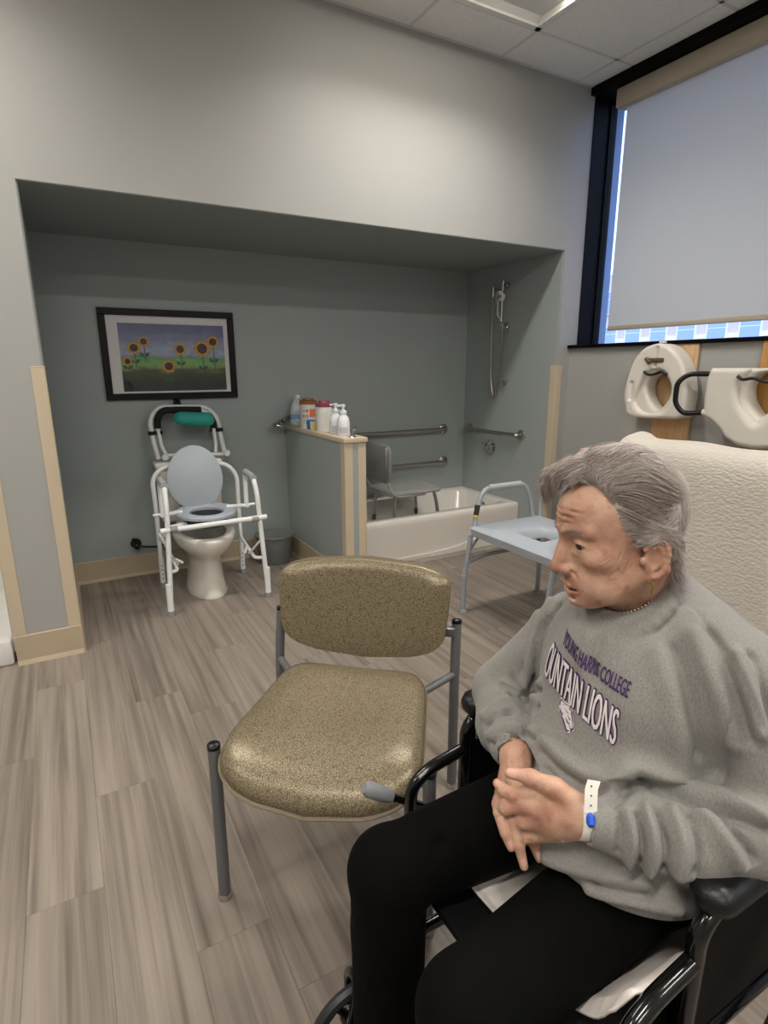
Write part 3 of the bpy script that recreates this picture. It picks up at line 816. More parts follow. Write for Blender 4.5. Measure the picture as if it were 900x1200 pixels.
for (th, sc_) in prof:
    rg = []
    for k in range(nl):
        a = 2 * math.pi * k / nl
        wob = 1.0 - 0.05 * math.sin(a)
        rg.append(lc + ux * 0.168 * sc_ * wob * math.cos(a) + uz * 0.198 * sc_ * math.sin(a) + V(0, -th, 0.0))
    rings.append(rg)
loft(rings).build('lid', M_seatgrey, cf)
MB().tube([(0.58, 3.655, 0.525), (0.79, 3.655, 0.525)], 0.010).build('hinge', M_seatgrey, cf)

# --- waste bin
wb = thing('waste_bin', 'grey plastic waste bin in the corner behind the toilet', 'bin', (1.225, 3.83, 0))
M_bin = mat('bin_plastic', '#6f7172', 0.5)
MB().lathe([(0.105, 0.0), (0.108, 0.005), (0.128, 0.20), (0.122, 0.20), (0.102, 0.008), (0.0001, 0.008)], (1.235, 3.84, 0), n=32).build('body', M_bin, wb)
MB().lathe([(0.128, 0.195), (0.137, 0.197), (0.138, 0.207), (0.130, 0.211), (0.121, 0.206)], (1.235, 3.84, 0), n=32).build('rim', M_bin, wb)

# --- bottles and tubs on the partition cap
ZP = 0.966
M_bot = mat('translucent_bottle', '#cfd5dc', 0.3, sss=0.2)
M_pump = mat('white_pump', '#dfe1e4', 0.35)
M_lab = mat('bottle_label', '#b7bcc8', 0.5)
b1 = thing('spray_bottle', 'pale blue spray bottle at the far end of the partition', 'bottle', (1.475, 3.93, ZP), 'bottles on the partition')
MB().lathe([(0.0001, 0), (0.040, 0), (0.043, 0.006), (0.043, 0.10), (0.036, 0.135), (0.018, 0.165), (0.014, 0.185)], (1.475, 3.93, ZP), n=24).build('body', M_bot, b1)
MB().box((1.460, 3.885, ZP + 0.185), (1.490, 3.95, ZP + 0.212), 0.006).tube([(1.475, 3.90, ZP + 0.19), (1.475, 3.888, ZP + 0.17), (1.475, 3.888, ZP + 0.145)], 0.006, 0.01).build('trigger_head', M_pump, b1)
MB().lathe([(0.0435, 0.045), (0.0437, 0.046), (0.0437, 0.075), (0.0435, 0.076)], (1.475, 3.93, ZP), n=24).build('label', mat('blue_label', '#7fa8d8', 0.5), b1)
def canister(x, y, r, h, lidm, name, lab, group):
    t = thing(name, lab, 'canister', (x, y, ZP), group)
    MB().lathe([(0.0001, 0), (r, 0), (r + 0.001, 0.004), (r, h), (r - 0.01, h)], (x, y, ZP), n=32).build('body', mat('canister_white', '#dad9d4', 0.4), t)
    ld = MB().lathe([(r + 0.0035, h - 0.004), (r + 0.004, h + 0.014), (r - 0.002, h + 0.020), (r * 0.72, h + 0.022), (r * 0.66, h + 0.034), (0.0001, h + 0.035)], (x, y, ZP), n=32).build('lid', lidm, t)
    return t, ld
def cyl_patch(mb, x, y, r, a0, a1, z0, z1, mi=0, n=10):
    vs = []
    for k in range(n + 1):
        a = a0 + (a1 - a0) * k / n
        vs += [(x + r * math.cos(a), y + r * math.sin(a), z0), (x + r * math.cos(a), y + r * math.sin(a), z1)]
    return mb.add(vs, [(2 * k, 2 * k + 2, 2 * k + 3, 2 * k + 1) for k in range(n)], mi)
c1, l1 = canister(1.475, 3.70, 0.055, 0.163, mat('brown_lid', '#96602c', 0.4), 'wipes_canister', 'white wipes canister with brown lid and orange label', 'wipes canisters')
view = math.atan2(-3.7, -1.475)
orange = mat('orange_print', '#e07a3c', 0.5); bluel = mat('blue_print', '#2f6fc4', 0.5); yel = mat('yellow_print', '#e3d48a', 0.5); blk = mat('black_print', '#1c1c1e', 0.5)
cyl_patch(MB(), 1.475, 3.70, 0.0556, view + 0.15, view + 1.0, ZP + 0.075, ZP + 0.128).build('orange_label', orange, c1)
cyl_patch(MB(), 1.475, 3.70, 0.0556, view - 0.30, view + 0.02, ZP + 0.105, ZP + 0.128).build('orange_logo', orange, c1)
sy = MB()
for k, a in enumerate((-0.68, -0.42, -0.14)):
    cyl_patch(sy, 1.475, 3.70, 0.0557, view + a - 0.07, view + a + 0.07, ZP + 0.072, ZP + 0.074)
    cyl_patch(sy, 1.475, 3.70, 0.0557, view + a - 0.07, view + a + 0.07, ZP + 0.086, ZP + 0.088)
    cyl_patch(sy, 1.475, 3.70, 0.0557, view + a - 0.04, view + a + 0.04, ZP + 0.070, ZP + 0.091)
for k in range(4): cyl_patch(sy, 1.475, 3.70, 0.0557, view - 0.7, view + 0.0 - 0.05 * (k % 2), ZP + 0.030 + 0.009 * k, ZP + 0.0315 + 0.009 * k)
cyl_patch(sy, 1.475, 3.70, 0.0557, view - 0.72, view - 0.36, ZP + 0.112, ZP + 0.117)
sy.build('printed_symbols', blk, c1)
bp_ = tag(MB().box((1.425, 3.56, ZP), (1.47, 3.615, ZP + 0.062), 0.004).build('blue_packet', mat('blue_packet', '#1f6fd0', 0.45)), 'small blue packet standing between the two wipes canisters', 'packet')
tag(MB().box((1.425, 3.535, ZP), (1.465, 3.553, ZP + 0.055), 0.002).build('yellow_card', yel), 'small pale yellow card beside the blue packet', 'card')
c2, l2 = canister(1.48, 3.44, 0.052, 0.160, mat('plum_lid', '#7d3850', 0.4), 'wipes_canister', 'white wipes canister with plum lid', 'wipes canisters')
def pump(x, y, h, lab, rot):
    t = thing('foam_pump_bottle', lab, 'bottle', (x, y, ZP), 'bottles on the partition')
    MB().lathe([(0.0001, 0), (0.036, 0), (0.039, 0.006), (0.039, 0.075), (0.032, 0.105), (0.019, 0.122), (0.019, 0.132)], (x, y, ZP), n=24).build('body', M_pump, t)
    MB().lathe([(0.022, 0.130), (0.022, 0.146), (0.009, 0.149), (0.009, 0.168), (0.014, 0.170), (0.015, 0.184), (0.0001, 0.186)], (x, y, ZP), n=20).tube([(x, y, ZP + 0.178), (x + 0.034 * math.cos(rot), y + 0.034 * math.sin(rot), ZP + 0.174)], 0.006).build('pump_head', M_pump, t)
    cyl_patch(MB(), x, y, 0.0394, math.atan2(-y, -x) - 0.7, math.atan2(-y, -x) + 0.7, ZP + 0.012, ZP + 0.05).build('label', M_lab, t)
pump(1.485, 3.275, 0.19, 'white foam pump bottle touching the plum lidded canister', 2.6)
pump(1.485, 3.165, 0.18, 'white foam pump bottle nearest the chrome bracket', 2.9)
ch = thing('shower_bracket', 'small chrome bracket at the front end of the partition cap', 'bracket', (1.487, 3.045, ZP))
MB().lathe([(0.024, 0), (0.022, 0.006), (0.012, 0.012), (0.011, 0.03), (0.014, 0.032), (0.014, 0.05), (0.0001, 0.052)], (1.487, 3.045, ZP), n=18).build('base', M_chrome, ch)
MB().tube([(1.487, 3.045, ZP + 0.035), (1.49, 3.02, ZP + 0.05), (1.495, 3.015, ZP + 0.062)], 0.008, 0.01).build('arm', M_chrome, ch)
hs = thing('wall_shower', 'chrome shower head jutting from the wall behind the bottles', 'shower head', (1.36, 3.95, 0.97))
MB().tube([(1.452, 4.015, 1.02), (1.448, 3.99, 1.022), (1.40, 3.955, 1.018), (1.365, 3.93, 0.995)], [0.012, 0.012, 0.013, 0.016], sm=5).build('arm', M_chrome, hs)
MB().lathe([(0.012, -0.045), (0.018, -0.03), (0.045, -0.008), (0.05, 0.004), (0.048, 0.012), (0.0001, 0.012)], (1.335, 3.92, 0.965), (-0.35, -0.2, -0.92), 24).build('spray_face', M_chrome, hs)

# --- bathtub
tu = thing('bathtub', 'white alcove bathtub along the back wall', 'bathtub', (2.3, 3.65, 0))
TX0, TX1, TY0, TY1, TZ = PX1 + 0.006, XR - 0.008, 3.285, Y2 - 0.004, 0.342
def rrect(x0, x1, y0, y1, r, z, n=6):
    out = []
    for (cx, cy, a0) in ((x1 - r, y1 - r, 0), (x0 + r, y1 - r, 90), (x0 + r, y0 + r, 180), (x1 - r, y0 + r, 270)):
        for k in range(n + 1):
            a = math.radians(a0 + 90 * k / n); out.append((cx + r * math.cos(a), cy + r * math.sin(a), z))
    return out
RR = [rrect(TX0, TX1, TY0 + 0.006, TY1, 0.004, 0.0), rrect(TX0, TX1, TY0, TY1, 0.004, 0.30), rrect(TX0, TX1, TY0, TY1, 0.008, TZ - 0.012), rrect(TX0, TX1, TY0 + 0.010, TY1, 0.012, TZ),
      rrect(TX0 + 0.10, TX1 - 0.06, TY0 + 0.075, TY1 - 0.06, 0.10, TZ), rrect(TX0 + 0.115, TX1 - 0.072, TY0 + 0.09, TY1 - 0.075, 0.11, TZ - 0.02), rrect(TX0 + 0.20, TX1 - 0.11, TY0 + 0.125, TY1 - 0.11, 0.12, 0.10), rrect(TX0 + 0.26, TX1 - 0.16, TY0 + 0.17, TY1 - 0.16, 0.10, 0.06)]
loft(RR, True, True).build('basin', M_tub, tu, 50)
# raised sweep panel on the apron
sw = [(0.06, 0.035), (1.44, 0.035), (1.44, 0.215)] + [(1.44 - 0.06 * k, 0.215 - 0.15 * math.sin(k / 13 * math.pi / 2)) for k in range(1, 14)] + [(0.40, 0.062), (0.06, 0.055)]
ap = MB(); ap.prism(sw, (1, 0, 0), (0, 0, 1), (TX0, TY0 + 0.008, 0), (0, -0.016, 0)); ap.build('apron_panel', M_tub, tu, 25)
MB().lathe([(0.032, 0), (0.031, 0.006), (0.02, 0.010), (0.0001, 0.010)], (TX1 - 0.083, 3.62, 0.26), (-1, 0, 0.15), 20).build('overflow_plate', M_chrome, tu)

# --- grab bars, valve and hand shower
def grab(pts, n_, lab, ends, nrm):
    t = thing('grab_bar', lab, 'grab bar', ends[0], 'steel grab bars')
    MB().tube(pts, 0.0165, 0.05, n=14).build('bar', M_steel, t)
    for e in ends: MB().lathe([(0.041, 0), (0.041, 0.006), (0.034, 0.012), (0.018, 0.014)], e, nrm, 22).build('flange', M_steel, t)
yb = Y2 - 0.055
grab([(1.62, Y2, 0.857), (1.62, yb, 0.857), (2.815, yb, 0.860), (2.815, Y2, 0.860)], 0, 'upper long steel grab bar on the wall behind the tub', [(1.62, Y2, 0.857), (2.815, Y2, 0.86)], (0, -1, 0))
grab([(1.98, Y2, 0.58), (1.98, yb, 0.58), (2.825, yb, 0.585), (2.825, Y2, 0.585)], 0, 'lower steel grab bar behind the tub shower chair', [(1.98, Y2, 0.58), (2.825, Y2, 0.585)], (0, -1, 0))
xr = XR - 0.006
grab([(xr, 3.935, 0.862), (xr - 0.055, 3.935, 0.862), (xr - 0.055, 3.30, 0.862), (xr, 3.30, 0.862)], 0, 'short steel grab bar on the end wall above the tub valve', [(xr, 3.935, 0.862), (xr, 3.30, 0.862)], (-1, 0, 0))
vl = thing('tub_valve', 'round chrome tub valve below the short grab bar', 'valve', (xr, 3.65, 0.735))
MB().lathe([(0.062, 0), (0.060, 0.008), (0.036, 0.014), (0.034, 0.03), (0.0001, 0.032)], (xr, 3.65, 0.732), (-1, 0, 0), 28).build('plate', M_chrome, vl)
MB().lathe([(0.022, 0.03), (0.026, 0.05), (0.022, 0.062), (0.0001, 0.064)], (xr, 3.65, 0.732), (-1, 0, 0), 20).tube([(xr - 0.05, 3.69, 0.758), (xr - 0.05, 3.66, 0.766), (xr - 0.055, 3.605, 0.764), (xr - 0.055, 3.595, 0.79)], 0.010, 0.015).build('lever', M_chrome, vl)
sh = thing('hand_shower', 'chrome hand shower on a slide bar with hanging hose', 'hand shower', (xr, 3.53, 1.55))
MB().tube([(xr, 3.53, 1.955), (xr - 0.05, 3.53, 1.955)], 0.010).lathe([(0.024, 0), (0.022, 0.008), (0.012, 0.01)], (xr, 3.53, 1.955), (-1, 0, 0), 16).build('wall_mount', M_chrome, sh)
MB().tube([(xr - 0.05, 3.53, 1.985), (xr - 0.05, 3.53, 1.66)], 0.010).build('slide_bar', M_chrome, sh)
MB().lathe([(0.040, 0), (0.038, 0.01), (0.018, 0.014), (0.016, 0.045)], (xr, 3.515, 1.655), (-1, 0, 0), 20).build('wall_plate', M_chrome, sh)
MB().tube([(xr - 0.075, 3.545, 1.74), (xr - 0.082, 3.54, 1.80), (xr - 0.09, 3.53, 1.86)], [0.010, 0.011, 0.014]).build('wand', M_chrome, sh)
MB().lathe([(0.012, -0.03), (0.022, -0.018), (0.040, -0.004), (0.040, 0.006), (0.034, 0.009), (0.0001, 0.009)], (xr - 0.095, 3.50, 1.875), (-0.75, -0.45, -0.45), 20).build('spray_face', M_chrome, sh)
MB().tube([(xr - 0.045, 3.645, 1.95), (xr - 0.045, 3.645, 1.88)], 0.012).tube([(xr, 3.645, 1.94), (xr - 0.05, 3.645, 1.94)], 0.008).build('hose_outlet', M_chrome, sh)
MB().tube([(xr - 0.045, 3.645, 1.88), (xr - 0.045, 3.648, 1.60), (xr - 0.042, 3.64, 1.30), (xr - 0.04, 3.605, 1.15), (xr - 0.04, 3.58, 1.17), (xr - 0.045, 3.545, 1.40), (xr - 0.05, 3.515, 1.64), (xr - 0.06, 3.53, 1.70), (xr - 0.075, 3.545, 1.745)], 0.0075, sm=10, n=8).build('hose', M_steel, sh)
MB().tube([(xr - 0.035, 3.55, 1.62), (xr - 0.035, 3.56, 1.35), (xr - 0.035, 3.585, 1.17)], 0.006, sm=8, n=8).build('hose_loop', M_steel, sh)
MB().lathe([(0.017, 0), (0.015, 0.02), (0.02, 0.03), (0.0001, 0.035)], (xr, 3.50, 1.255), (-1, 0, 0), 14).build('hose_hook', M_chrome, sh)

# --- shower chair standing in the tub
sc_t = thing('shower_chair', 'grey plastic shower chair with moulded back standing in the tub', 'shower chair', (2.25, 3.66, 0.06))
M_scg = mat('shower_chair_plastic', '#9b9b98', 0.45)
M_alu = mat('aluminium', '#a6a7a8', 0.32, 0.9)
SX0, SX1, SY0, SY1, SZ = 1.99, 2.46, 3.48, 3.86, 0.485
loft([rrect(SX0 + .01, SX1 - .01, SY0 + .01, SY1 - .01, 0.05, SZ - 0.028), rrect(SX0, SX1, SY0, SY1, 0.06, SZ - 0.02), rrect(SX0, SX1, SY0, SY1, 0.06, SZ - 0.004), rrect(SX0 + .012, SX1 - .012, SY0 + .012, SY1 - .012, 0.05, SZ), rrect(SX0 + .06, SX1 - .06, SY0 + .06, SY1 - .06, 0.05, SZ - 0.006)]).build('seat', M_scg, sc_t, 50)
xbk = 2.02
for (lx, ly, fx_, fy_) in ((2.06, 3.53, 2.03, 3.50), (2.06, 3.80, 2.03, 3.84), (2.40, 3.53, 2.45, 3.50), (2.40, 3.80, 2.45, 3.84)):
    MB().tube([(lx, ly, SZ - 0.03), (lx * 0.6 + fx_ * 0.4, ly * .6 + fy_ * .4, SZ - 0.12), (fx_, fy_, 0.075)], 0.0125, 0.05).build('leg', M_alu, sc_t)
    q = V(lx, ly, SZ - 0.15) * 0.35 + V(fx_, fy_, 0.07) * 0.65
    MB().tube([V(lx * .45 + fx_ * .55, ly * .45 + fy_ * .55, 0.255), V(lx * .35 + fx_ * .65, ly * .35 + fy_ * .65, 0.215)], 0.016).build('leg_collar', mat('dark_grey_plastic', '#4a4b4c', 0.5), sc_t)
    MB().lathe([(0.022, 0), (0.020, 0.022), (0.014, 0.028)], (fx_, fy_, 0.0625), n=14).build('rubber_foot', mat('dark_grey_plastic', '#4a4b4c', 0.5), sc_t)
MB().tube([(2.30, 3.50, SZ - 0.035), (2.05, 3.49, SZ - 0.035), (1.985, 3.49, SZ + 0.04), (1.965, 3.49, SZ + 0.33)], 0.011, 0.06).build('back_tube', M_scg, sc_t)
MB().tube([(2.30, 3.85, SZ - 0.035), (2.05, 3.85, SZ - 0.035), (1.985, 3.85, SZ + 0.04), (1.965, 3.85, SZ + 0.33)], 0.011, 0.06).build('back_tube', M_scg, sc_t)
def yz_round(y0, y1, z0, z1, r, x, n=6):
    out = []
    for (cy, cz, a0) in ((y1 - r, z1 - r, 0), (y0 + r, z1 - r, 90), (y0 + r, z0 + r, 180), (y1 - r, z0 + r, 270)):
        for k in range(n + 1):
            a = math.radians(a0 + 90 * k / n); out.append((x, cy + r * math.cos(a), cz + r * math.sin(a)))
    return out
bk = loft([yz_round(3.47, 3.88, SZ + 0.08, SZ + 0.335, 0.05, 1.965), yz_round(3.46, 3.89, SZ + 0.07, SZ + 0.345, 0.06, 1.972), yz_round(3.46, 3.89, SZ + 0.07, SZ + 0.345, 0.06, 1.992), yz_round(3.475, 3.875, SZ + 0.085, SZ + 0.33, 0.05, 2.0), yz_round(3.52, 3.83, SZ + 0.13, SZ + 0.28, 0.03, 2.0), yz_round(3.53, 3.82, SZ + 0.14, SZ + 0.27, 0.03, 1.985)])
bk.build('backrest', mat('mid_grey_plastic', '#7d7d7b', 0.45), sc_t, 50)
for (ya, yb_) in ((3.45, 3.535), (3.80, 3.89)):
    MB().box((1.965, ya, SZ + 0.11), (2.16, ya + 0.02, SZ + 0.32), 0.009).build('side_wing', M_scg, sc_t) if False else None
def xz_round(x0, x1, z0, z1, r, y, n=6):
    return [(a_[1], y, a_[2]) for a_ in yz_round(x0, x1, z0, z1, r, 0.0, n)]
loft([xz_round(2.02, 2.165, SZ + 0.05, SZ + 0.30, 0.035, 3.885), xz_round(2.012, 2.173, SZ + 0.042, SZ + 0.308, 0.04, 3.878), xz_round(2.012, 2.173, SZ + 0.042, SZ + 0.308, 0.04, 3.850), xz_round(2.022, 2.163, SZ + 0.052, SZ + 0.298, 0.035, 3.843),
      xz_round(2.060, 2.125, SZ + 0.115, SZ + 0.245, 0.015, 3.843), xz_round(2.064, 2.121, SZ + 0.119, SZ + 0.241, 0.013, 3.866)]).build('arm_panel', mat('pale_grey_plastic', '#b9b8b2', 0.45), sc_t, 40)

# --- grey bariatric commode chair by the tub
g = thing('commode_chair', 'grey commode chair with square seat beside the bathtub', 'commode', (2.17, 2.18, 0))
M_cgt = mat('grey_tube_paint', '#9aa0a6', 0.35)
CX0, CX1, CY0, CY1, CZ = 1.905, 2.425, 1.80, 2.455, 0.505
s_ = MB(); n = 28
outer = lambda z, i: rrect(CX0 + i, CX1 - i, CY0 + i, CY1 - i, 0.03, z)
hc = (2.14, 2.13)
def hole_ring(z, rx, ry):
    out = []
    for p in rrect(CX0, CX1, CY0, CY1, 0.03, z):
        a = math.atan2((p[1] - hc[1]) / 0.55, (p[0] - hc[0]) / 0.52)
        out.append((hc[0] + rx * math.cos(a), hc[1] + ry * math.sin(a), z))
    return out
rr = [outer(CZ - 0.05, 0.006), outer(CZ - 0.01, 0.0), outer(CZ, 0.010), hole_ring(CZ, 0.150, 0.125), hole_ring(CZ - 0.018, 0.135, 0.110), hole_ring(CZ - 0.05, 0.13, 0.105)]
rr.append(rr[0])
loft(rr, False, False).build('seat', M_seatgrey, g, 50)
MB().tube([(hc[0] - 0.16, CY0 + 0.02, CZ - 0.045), (hc[0] - 0.16, CY1 - 0.02, CZ - 0.045)], 0.008).build('pail_rail', M_cgt, g)
for (x, sx) in ((CX0 + 0.02, -1), (CX1 - 0.02, 1)):
    for (y, sy) in ((CY1 - 0.015, 1), (CY0 + 0.015, -1)):
        fx_, fy_ = x + sx * 0.045, y + sy * 0.005
        MB().tube([(x + sx * 0.012, y, CZ - 0.05), (x + sx * 0.02, y, CZ - 0.12), (fx_, fy_, 0.20), (fx_, fy_, 0.015)], 0.0145, 0.06).build('leg', M_cgt, g)
        MB().tube([(fx_, fy_, 0.225), (fx_, fy_, 0.205)], 0.0175).build('leg_collar', M_cgt, g)
        MB().lathe([(0.026, 0), (0.025, 0.012), (0.017, 0.02)], (fx_, fy_, 0), n=16).build('rubber_foot', M_rubber, g)
        MB().tube([(x + sx * 0.02, y, CZ - 0.15), (x - sx * 0.05, y, CZ - 0.06)], 0.007).build('brace', M_cgt, g)
for y in (CY1 - 0.015, CY0 + 0.015):
    MB().tube([(CX0 - 0.02, y, 0.30), (2.02, y, 0.325), (2.3, y, 0.325), (CX1 + 0.02, y, 0.30)], 0.0125, 0.06).build('stretcher', M_cgt, g)
for (y, sy) in ((CY1 - 0.012, 1), (CY0 + 0.012, -1)):
    MB().tube([(CX0 + 0.03, y, CZ - 0.04), (CX0 + 0.055, y + sy * 0.01, 0.60), (CX0 + 0.10, y + sy * 0.015, 0.708), (CX1 - 0.11, y + sy * 0.015, 0.708), (CX1 - 0.065, y + sy * 0.01, 0.60), (CX1 - 0.045, y, CZ - 0.04)], 0.0135, 0.06).build('arm_rail', M_cgt, g)
    MB().tube([(CX0 + 0.135, y + sy * 0.015, 0.708), (CX1 - 0.15, y + sy * 0.015, 0.708)], 0.0185, n=12).build('arm_pad', M_armgrey, g)
    MB().tube([(CX0 + 0.045, y + sy * 0.003, 0.565), (CX0 + 0.058, y + sy * 0.008, 0.62)], 0.0145).build('warning_sticker', mat('sticker_black', '#2a2a18', 0.5), g)
    MB().tube([(CX0 + 0.043, y + sy * 0.003, 0.555), (CX0 + 0.045, y + sy * 0.0032, 0.565)], 0.0146).build('warning_sticker', mat('sticker_yellow', '#d8c92a', 0.5), g)
MB().tube([(CX1 - 0.005, CY1 - 0.02, CZ - 0.04), (CX1 + 0.0, CY1 - 0.02, 0.72), (CX1 + 0.01, CY1 - 0.07, 0.80), (CX1 + 0.01, CY0 + 0.07, 0.80), (CX1 + 0.0, CY0 + 0.02, 0.72), (CX1 - 0.005, CY0 + 0.02, CZ - 0.04)], 0.0145, 0.07).build('back_tube', M_cgt, g)
MB().box((CX1 - 0.005, CY0 + 0.06, 0.66), (CX1 + 0.022, CY1 - 0.13, 0.81), 0.012).build('backrest', M_seatgrey, g)

# ================================================================== WINDOW WALL THINGS
M_pine = mat('pine_board', '#c0a078', 0.5, var=0.12, vscale=5, stretch=(1, 14, 1))
bd1 = tag(MB().box((XW - 0.022, 2.03, 0.93), (XW - 0.001, 2.275, 1.512), 0.012).build('wooden_board', M_pine), 'pale pine board behind the white raised toilet seat', 'board', 'pine boards')
bd2 = tag(MB().box((XW - 0.022, 1.46, 0.93), (XW - 0.001, 1.695, 1.51), 0.012).build('wooden_board', mat('oak_board', '#b98a4e', 0.45, var=0.15, vscale=5, stretch=(1, 14, 1))), 'amber pine board behind the riser with black handle', 'board', 'pine boards')

# --- raised toilet seat, round shouldered, hung on the first board
rs = thing('raised_toilet_seat', 'white half-round raised toilet seat hung on the pale board', 'toilet seat', (XW - 0.08, 2.25, 1.06))
cy, cz = 2.20, 1.275
O1 = smooth_path([(2.382, 1.135), (2.398, 1.21), (2.383, 1.306), (2.35, 1.4), (2.291, 1.466), (2.213, 1.491), (2.14, 1.478), (2.08, 1.437), (2.033, 1.375), (2.005, 1.30), (1.99, 1.22), (1.991, 1.15), (2.005, 1.085), (2.13, 1.073), (2.34, 1.073)], 4, True)
H1 = smooth_path([(2.262, 1.25), (2.245, 1.30), (2.202, 1.329), (2.150, 1.312), (2.112, 1.26), (2.112, 1.19), (2.172, 1.122), (2.240, 1.18)], 4, True)
H1b = smooth_path([(2.318, 1.16), (2.29, 1.25), (2.255, 1.32), (2.202, 1.345), (2.140, 1.328), (2.092, 1.26), (2.085, 1.18), (2.12, 1.12), (2.18, 1.100), (2.26, 1.105)], 4, True)
F = Field((XW - 0.18, 1.93, 1.03), (XW - 0.012, 2.45, 1.53), 0.0036)
F.poly_x(O1, XW - 0.15, XW - 0.026, 0.022)
F.poly_x(H1, XW - 0.25, XW + 0.1, 0.0, 0.018, 'sub')
F.poly_x(H1b, XW - 0.25, XW - 0.125, 0.0, 0.030, 'sub')
for sy in (-1, 1): F.cap((XW - 0.155, cy - 0.005 + sy * 0.150, 1.18), (XW - 0.155, cy - 0.005 + sy * 0.150, 1.265), 0.017, k=0.006, op='sub')
F.cap((XW - 0.155, cy + 0.0, 1.37), (XW - 0.155, cy + 0.0, 1.465), 0.016, k=0.003, op='sub')
v, q = F.polys(); link('body', np_mesh('body', v, q, M_riser), rs)
M_bk = mat('black_strap', '#15110f', 0.5)
MB().box((XW - 0.158, cy - 0.055, 1.385), (XW - 0.135, cy + 0.06, 1.412), 0.008).tube([(XW - 0.15, cy + 0.06, 1.41), (XW - 0.158, cy + 0.03, 1.385)], 0.012).build('clamp', mat('brown_clamp', '#5a4a42', 0.5), rs)
MB().tube([(XW - 0.15, cy + 0.065, 1.335), (XW - 0.155, cy + 0.03, 1.318), (XW - 0.155, cy - 0.01, 1.322), (XW - 0.155, cy - 0.05, 1.335), (XW - 0.15, cy - 0.085, 1.318)], 0.008, sm=5).build('latch_strap', M_bk, rs)
MB().lathe([(0.02, 0), (0.02, 0.012), (0.008, 0.014), (0.008, 0.02)], (XW - 0.10, cy + 0.0, 1.493), n=12).build('clamp_knob', M_riser, rs)
# --- raised toilet seat with black handle
r2 = thing('raised_toilet_seat', 'white raised toilet seat with a black side handle hung by the window', 'toilet seat', (XW - 0.08, 1.7, 0.96))
yc2 = 1.60
half_ = [(1.862, 1.355), (1.882, 1.303), (1.882, 1.209), (1.873, 1.105), (1.821, 1.081), (1.778, 1.046), (1.743, 1.003), (1.683, 0.972), (1.61, 0.962)]
O2 = half_ + [(2 * yc2 - y_, z_) for y_, z_ in half_[::-1]]
hh = [(1.610, 1.335), (1.655, 1.318), (1.680, 1.265), (1.670, 1.20), (1.635, 1.15)]
H2 = smooth_path(hh + [(1.600, 1.118)] + [(2 * yc2 - y_, z_) for y_, z_ in hh[::-1]], 3, True)
H2b = [(yc2 + (y_ - yc2) * 1.32, 1.215 + (z_ - 1.215) * 1.22 - 0.01) for y_, z_ in [(q_[0], q_[1]) for q_ in H2]]
F = Field((XW - 0.20, 1.27, 0.93), (XW - 0.012, 1.93, 1.39), 0.0036)
F.poly_x(O2, XW - 0.165, XW - 0.026, 0.026)
F.poly_x(H2, XW - 0.25, XW + 0.1, 0.0, 0.02, 'sub')
F.poly_x(H2b, XW - 0.25, XW - 0.135, 0.0, 0.04, 'sub')
v, q = F.polys(); link('body', np_mesh('body', v, q, M_riser), r2)
M_hand = mat('black_handle', '#0e0f12', 0.3)
for sy in (1, -1):
    yy = yc2 + sy * 0.30
    MB().tube([(XW - 0.15, yy - sy * 0.03, 1.325), (XW - 0.19, yy + sy * 0.06, 1.325), (XW - 0.22, yy + sy * 0.10, 1.28), (XW - 0.22, yy + sy * 0.10, 1.17), (XW - 0.20, yy + sy * 0.06, 1.115), (XW - 0.14, yy - sy * 0.03, 1.125)], 0.0135, 0.03, n=12).build('handle', M_hand, r2)
    MB().lathe([(0.018, -0.01), (0.018, 0.01), (0.0001, 0.012)], (XW - 0.145, yy - sy * 0.03, 1.125), (0, sy, 0), 12).build('handle_knob', M_riser, r2)
MB().tube([(XW - 0.17, yc2 + 0.11, 1.315), (XW - 0.175, yc2 + 0.08, 1.30), (XW - 0.175, yc2 + 0.03, 1.306), (XW - 0.175, yc2 - 0.03, 1.29), (XW - 0.17, yc2 - 0.11, 1.295)], 0.008, sm=5).build('latch_strap', M_bk, r2)
# --- tan storage cabinet, mostly hidden behind the person's head
cb = thing('storage_cabinet', 'low tan cabinet against the window wall behind the grey haired person', 'cabinet', (2.95, 2.4, 0))
M_tanw = mat('tan_laminate', '#c4a58c', 0.5, var=0.05, vscale=6)
MB().box((2.80, 2.12, 0.06), (XW - 0.02, 2.49, 0.85), 0.004).build('body', M_tanw, cb)
MB().box((2.785, 2.11, 0.85), (XW - 0.018, 2.50, 0.875), 0.006).build('top', M_tanw, cb)
MB().box((2.79, 2.13, 0.08), (2.80, 2.48, 0.84), 0.004).build('door', M_tanw, cb)
MB().box((2.82, 2.14, 0.0), (XW - 0.03, 2.47, 0.06)).build('plinth', M_black, cb)
MB().tube([(2.79, 2.17, 0.70), (2.77, 2.17, 0.70), (2.77, 2.17, 0.58), (2.79, 2.17, 0.58)], 0.005, 0.01).build('handle', M_steel, cb)

